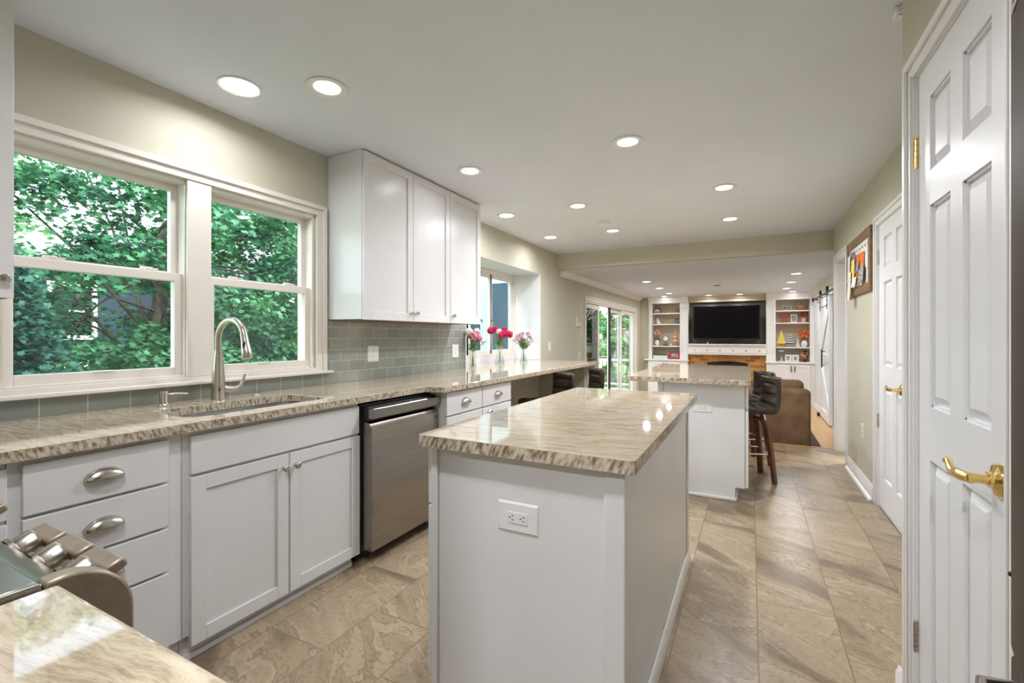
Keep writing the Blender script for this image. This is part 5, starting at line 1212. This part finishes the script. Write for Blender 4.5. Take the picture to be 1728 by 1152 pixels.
def tree(x, y, trunk_h, cr, cz, ncl, nl, size, lm, label, name='maple_tree', star=True, rz=1.0, lean=(0,0), tr=.12, seed=1, droop=.5, flat=.35, cone=False):
    random.seed(seed)
    c = thing(name, label, 'tree', (x,y,-1.0))
    tk = MB(); top = Vector((x+lean[0],y+lean[1],trunk_h))
    tk.tube([(x,y,-1.0),(x+lean[0]*.3,y+lean[1]*.3,trunk_h*.35-.3),(x+lean[0]*.6,y+lean[1]*.6,trunk_h*.6),top,(x+lean[0]*1.2,y+lean[1]*1.2,trunk_h*1.35)], [tr,tr*.85,tr*.7,tr*.5,tr*.12], 10)
    cent = []
    for k in range(ncl):
        if cone:
            h = random.random()**.8; rr = cr*(1-h)*(.45+.55*random.random()); a_ = random.uniform(0,2*PI)
            p = Vector((x+rr*math.cos(a_), y+rr*math.sin(a_), -.7+h*cz)); cent.append((p.x,p.y,p.z,.38))
            if k % 4 == 0: tk.tube([(x,y,p.z+.15),(p.x,p.y,p.z)], [.02,.006], 5)
        else:
            v = Vector((random.gauss(0,1),random.gauss(0,1),random.gauss(0,1))).normalized(); rr = random.uniform(.45,1)**.6
            p = Vector((x+lean[0]+v.x*cr*rr, y+lean[1]+v.y*cr*rr, cz+v.z*cr*rz*rr)); cent.append((p.x,p.y,p.z,.42*random.uniform(.7,1.3)))
            if k % 7 == 0:
                b0_ = Vector((x+lean[0]*.6,y+lean[1]*.6,trunk_h*random.uniform(.2,1.3))); tk.tube([b0_, b0_.lerp(p,.5)+Vector((0,0,.12)), p], [tr*.22,tr*.11,.008], 6)
    tk.build('trunk', M['bark'], c)
    me = leaves(cent, nl, size, droop, flat, star); me.materials.append(lm)
    o = bpy.data.objects.new('foliage', me); C.objects.link(o); o.parent = c
    me.transform(Matrix.Translation((-x,-y,1.0)))
    return c
tree(-6.6,2.9,2.0,2.1,2.1,190,170,.075,M['leaf'],'big maple with a dark trunk filling the left pane of the sink window', lean=(-.2,.3), seed=3, tr=.11)
tree(-5.0,1.15,1.2,1.0,2.7,130,190,.055,M['leafd'],'dark drooping evergreen at the lower left of the sink window', name='hemlock_tree', cone=True, seed=5, droop=.9, flat=.25, tr=.05)
tree(-5.6,2.75,.6,1.0,.55,80,180,.065,M['leaf'],'leafy maple branches low in the middle of the sink window', name='maple_sapling', rz=.85, seed=8, tr=.04)
tree(-7.6,5.6,2.4,2.2,2.2,190,180,.075,M['leaf'],'maple tree seen through the right pane of the sink window', lean=(.1,-.1), seed=11, tr=.12)
tree(-6.6,4.3,.8,1.1,.45,70,180,.065,M['leafd'],'dark shrub low behind the faucet in the right pane', name='garden_shrub', rz=.8, seed=13, tr=.04)
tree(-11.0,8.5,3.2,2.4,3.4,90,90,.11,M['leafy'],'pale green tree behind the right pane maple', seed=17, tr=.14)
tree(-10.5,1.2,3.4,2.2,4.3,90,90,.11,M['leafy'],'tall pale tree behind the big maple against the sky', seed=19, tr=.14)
tree(-5.2,19.0,2.4,2.6,1.6,130,80,.17,M['leafy'],'bright green tree seen through the open patio door', seed=23, tr=.14)
tree(-8.2,23.0,3.4,3.4,3.2,120,80,.22,M['leaf'],'tall tree beyond the deck seen through the patio door', seed=29, tr=.2)
tree(-3.2,24.0,3.4,2.6,1.6,100,80,.2,M['leaf'],'far tree on the right of the patio door view', seed=31, tr=.16)
# neighbour's house
c = thing('neighbour_house', 'navy lap-sided house with a grey shingle roof behind the trees', 'house', (-15,4,-1))
MB().box(-19,-13,-2.5,9.5,-1.0,2.7).build('siding_wall', M['siding'], c, smooth=False)
MB().prism([(-12.6,2.65),(-12.6,2.75),(-16,4.9),(-19.4,2.75),(-19.4,2.65)], 'y', -2.8, 9.8).build('roof', M['shingle'], c, smooth=False)
for (ya, yb, za, zb_) in ((4.1,4.75,1.25,2.3),(4.3,4.6,-.8,.6),(7.6,8.3,1.0,2.2),(1.2,1.9,1.2,2.3)):
    w_ = MB().box(-12.99,-12.93,ya-.09,ya,za-.09,zb_+.09).box(-12.99,-12.93,yb,yb+.09,za-.09,zb_+.09).box(-12.99,-12.93,ya,yb,za-.09,za).box(-12.99,-12.93,ya,yb,zb_,zb_+.09).box(-12.98,-12.95,ya,yb,(za+zb_)/2-.02,(za+zb_)/2+.02)
    w_ = w_.build('window', M['plate'], c); MB().box(-12.995,-12.975,ya,yb,za,zb_).build('pane', M['screen'], w_)
# deck, railing, white siding return
c = thing('garden_deck', 'grey timber deck outside the patio door with black balusters', 'deck', (-4.2,10.5,FZ))
MB().box(-5.6,XL-.17,7.4,13.6,FZ-.12,FZ-.02).build('deck_boards', mat('deck_grey', (.35,.33,.31), .8), c)
for px_, py_ in ((-5.5,7.5),(-5.5,10.5),(-5.5,13.5),(-2.8,13.5)): MB().box(px_-.05,px_+.05,py_-.05,py_+.05,-1.0,.62).build('post', M['plate'], c)
MB().box(-5.5,-2.75,13.46,13.54,.50,.58).box(-5.5,-2.75,13.48,13.52,-.20,-.15).box(-5.54,-5.46,7.5,13.5,.50,.58).build('rail', M['plate'], c)
MB().box(-5.5,-2.75,13.44,13.56,.581,.60).build('rail_cap', M['black'], c)
for k in range(22): MB().cyl((-5.4+.122*k,13.5,-.15),(-5.4+.122*k,13.5,.50),.010,n=8).build('baluster', M['black'], c)
c = thing('patio_umbrella', 'folded dark patio umbrella on the deck', 'umbrella', (-3.55,11.3,FZ-.02))
MB().cyl((-3.55,11.3,FZ-.018),(-3.55,11.3,1.62),.02,n=10).build('pole', M['greymetal'], c); MB().lathe([(.10,.9),(.11,1.0),(.06,1.45),(.02,1.75),(.03,1.0)],(-3.55,11.3,FZ),12).build('canopy', M['black'], c)
c = thing('garden_shed', 'white sided shed with dark blue shutters beyond the flower window', 'shed', (-4.3,7.0,-1.0))
MB().box(-5.6,-3.44,6.75,7.05,-1.0,2.55).build('wall', mat('white_siding', (.72,.78,.80), .6), c)
MB().box(-4.30,-4.12,6.728,6.749,-.6,2.12).build('shutter', mat('slate_blue', (.05,.10,.15), .5), c); MB().box(-3.94,-3.58,6.728,6.749,-.6,2.12).build('shutter', bpy.data.materials['slate_blue'], c)
MB().box(-4.36,-4.06,6.71,6.727,1.50,1.52).build('latch_bar', M['black'], c)
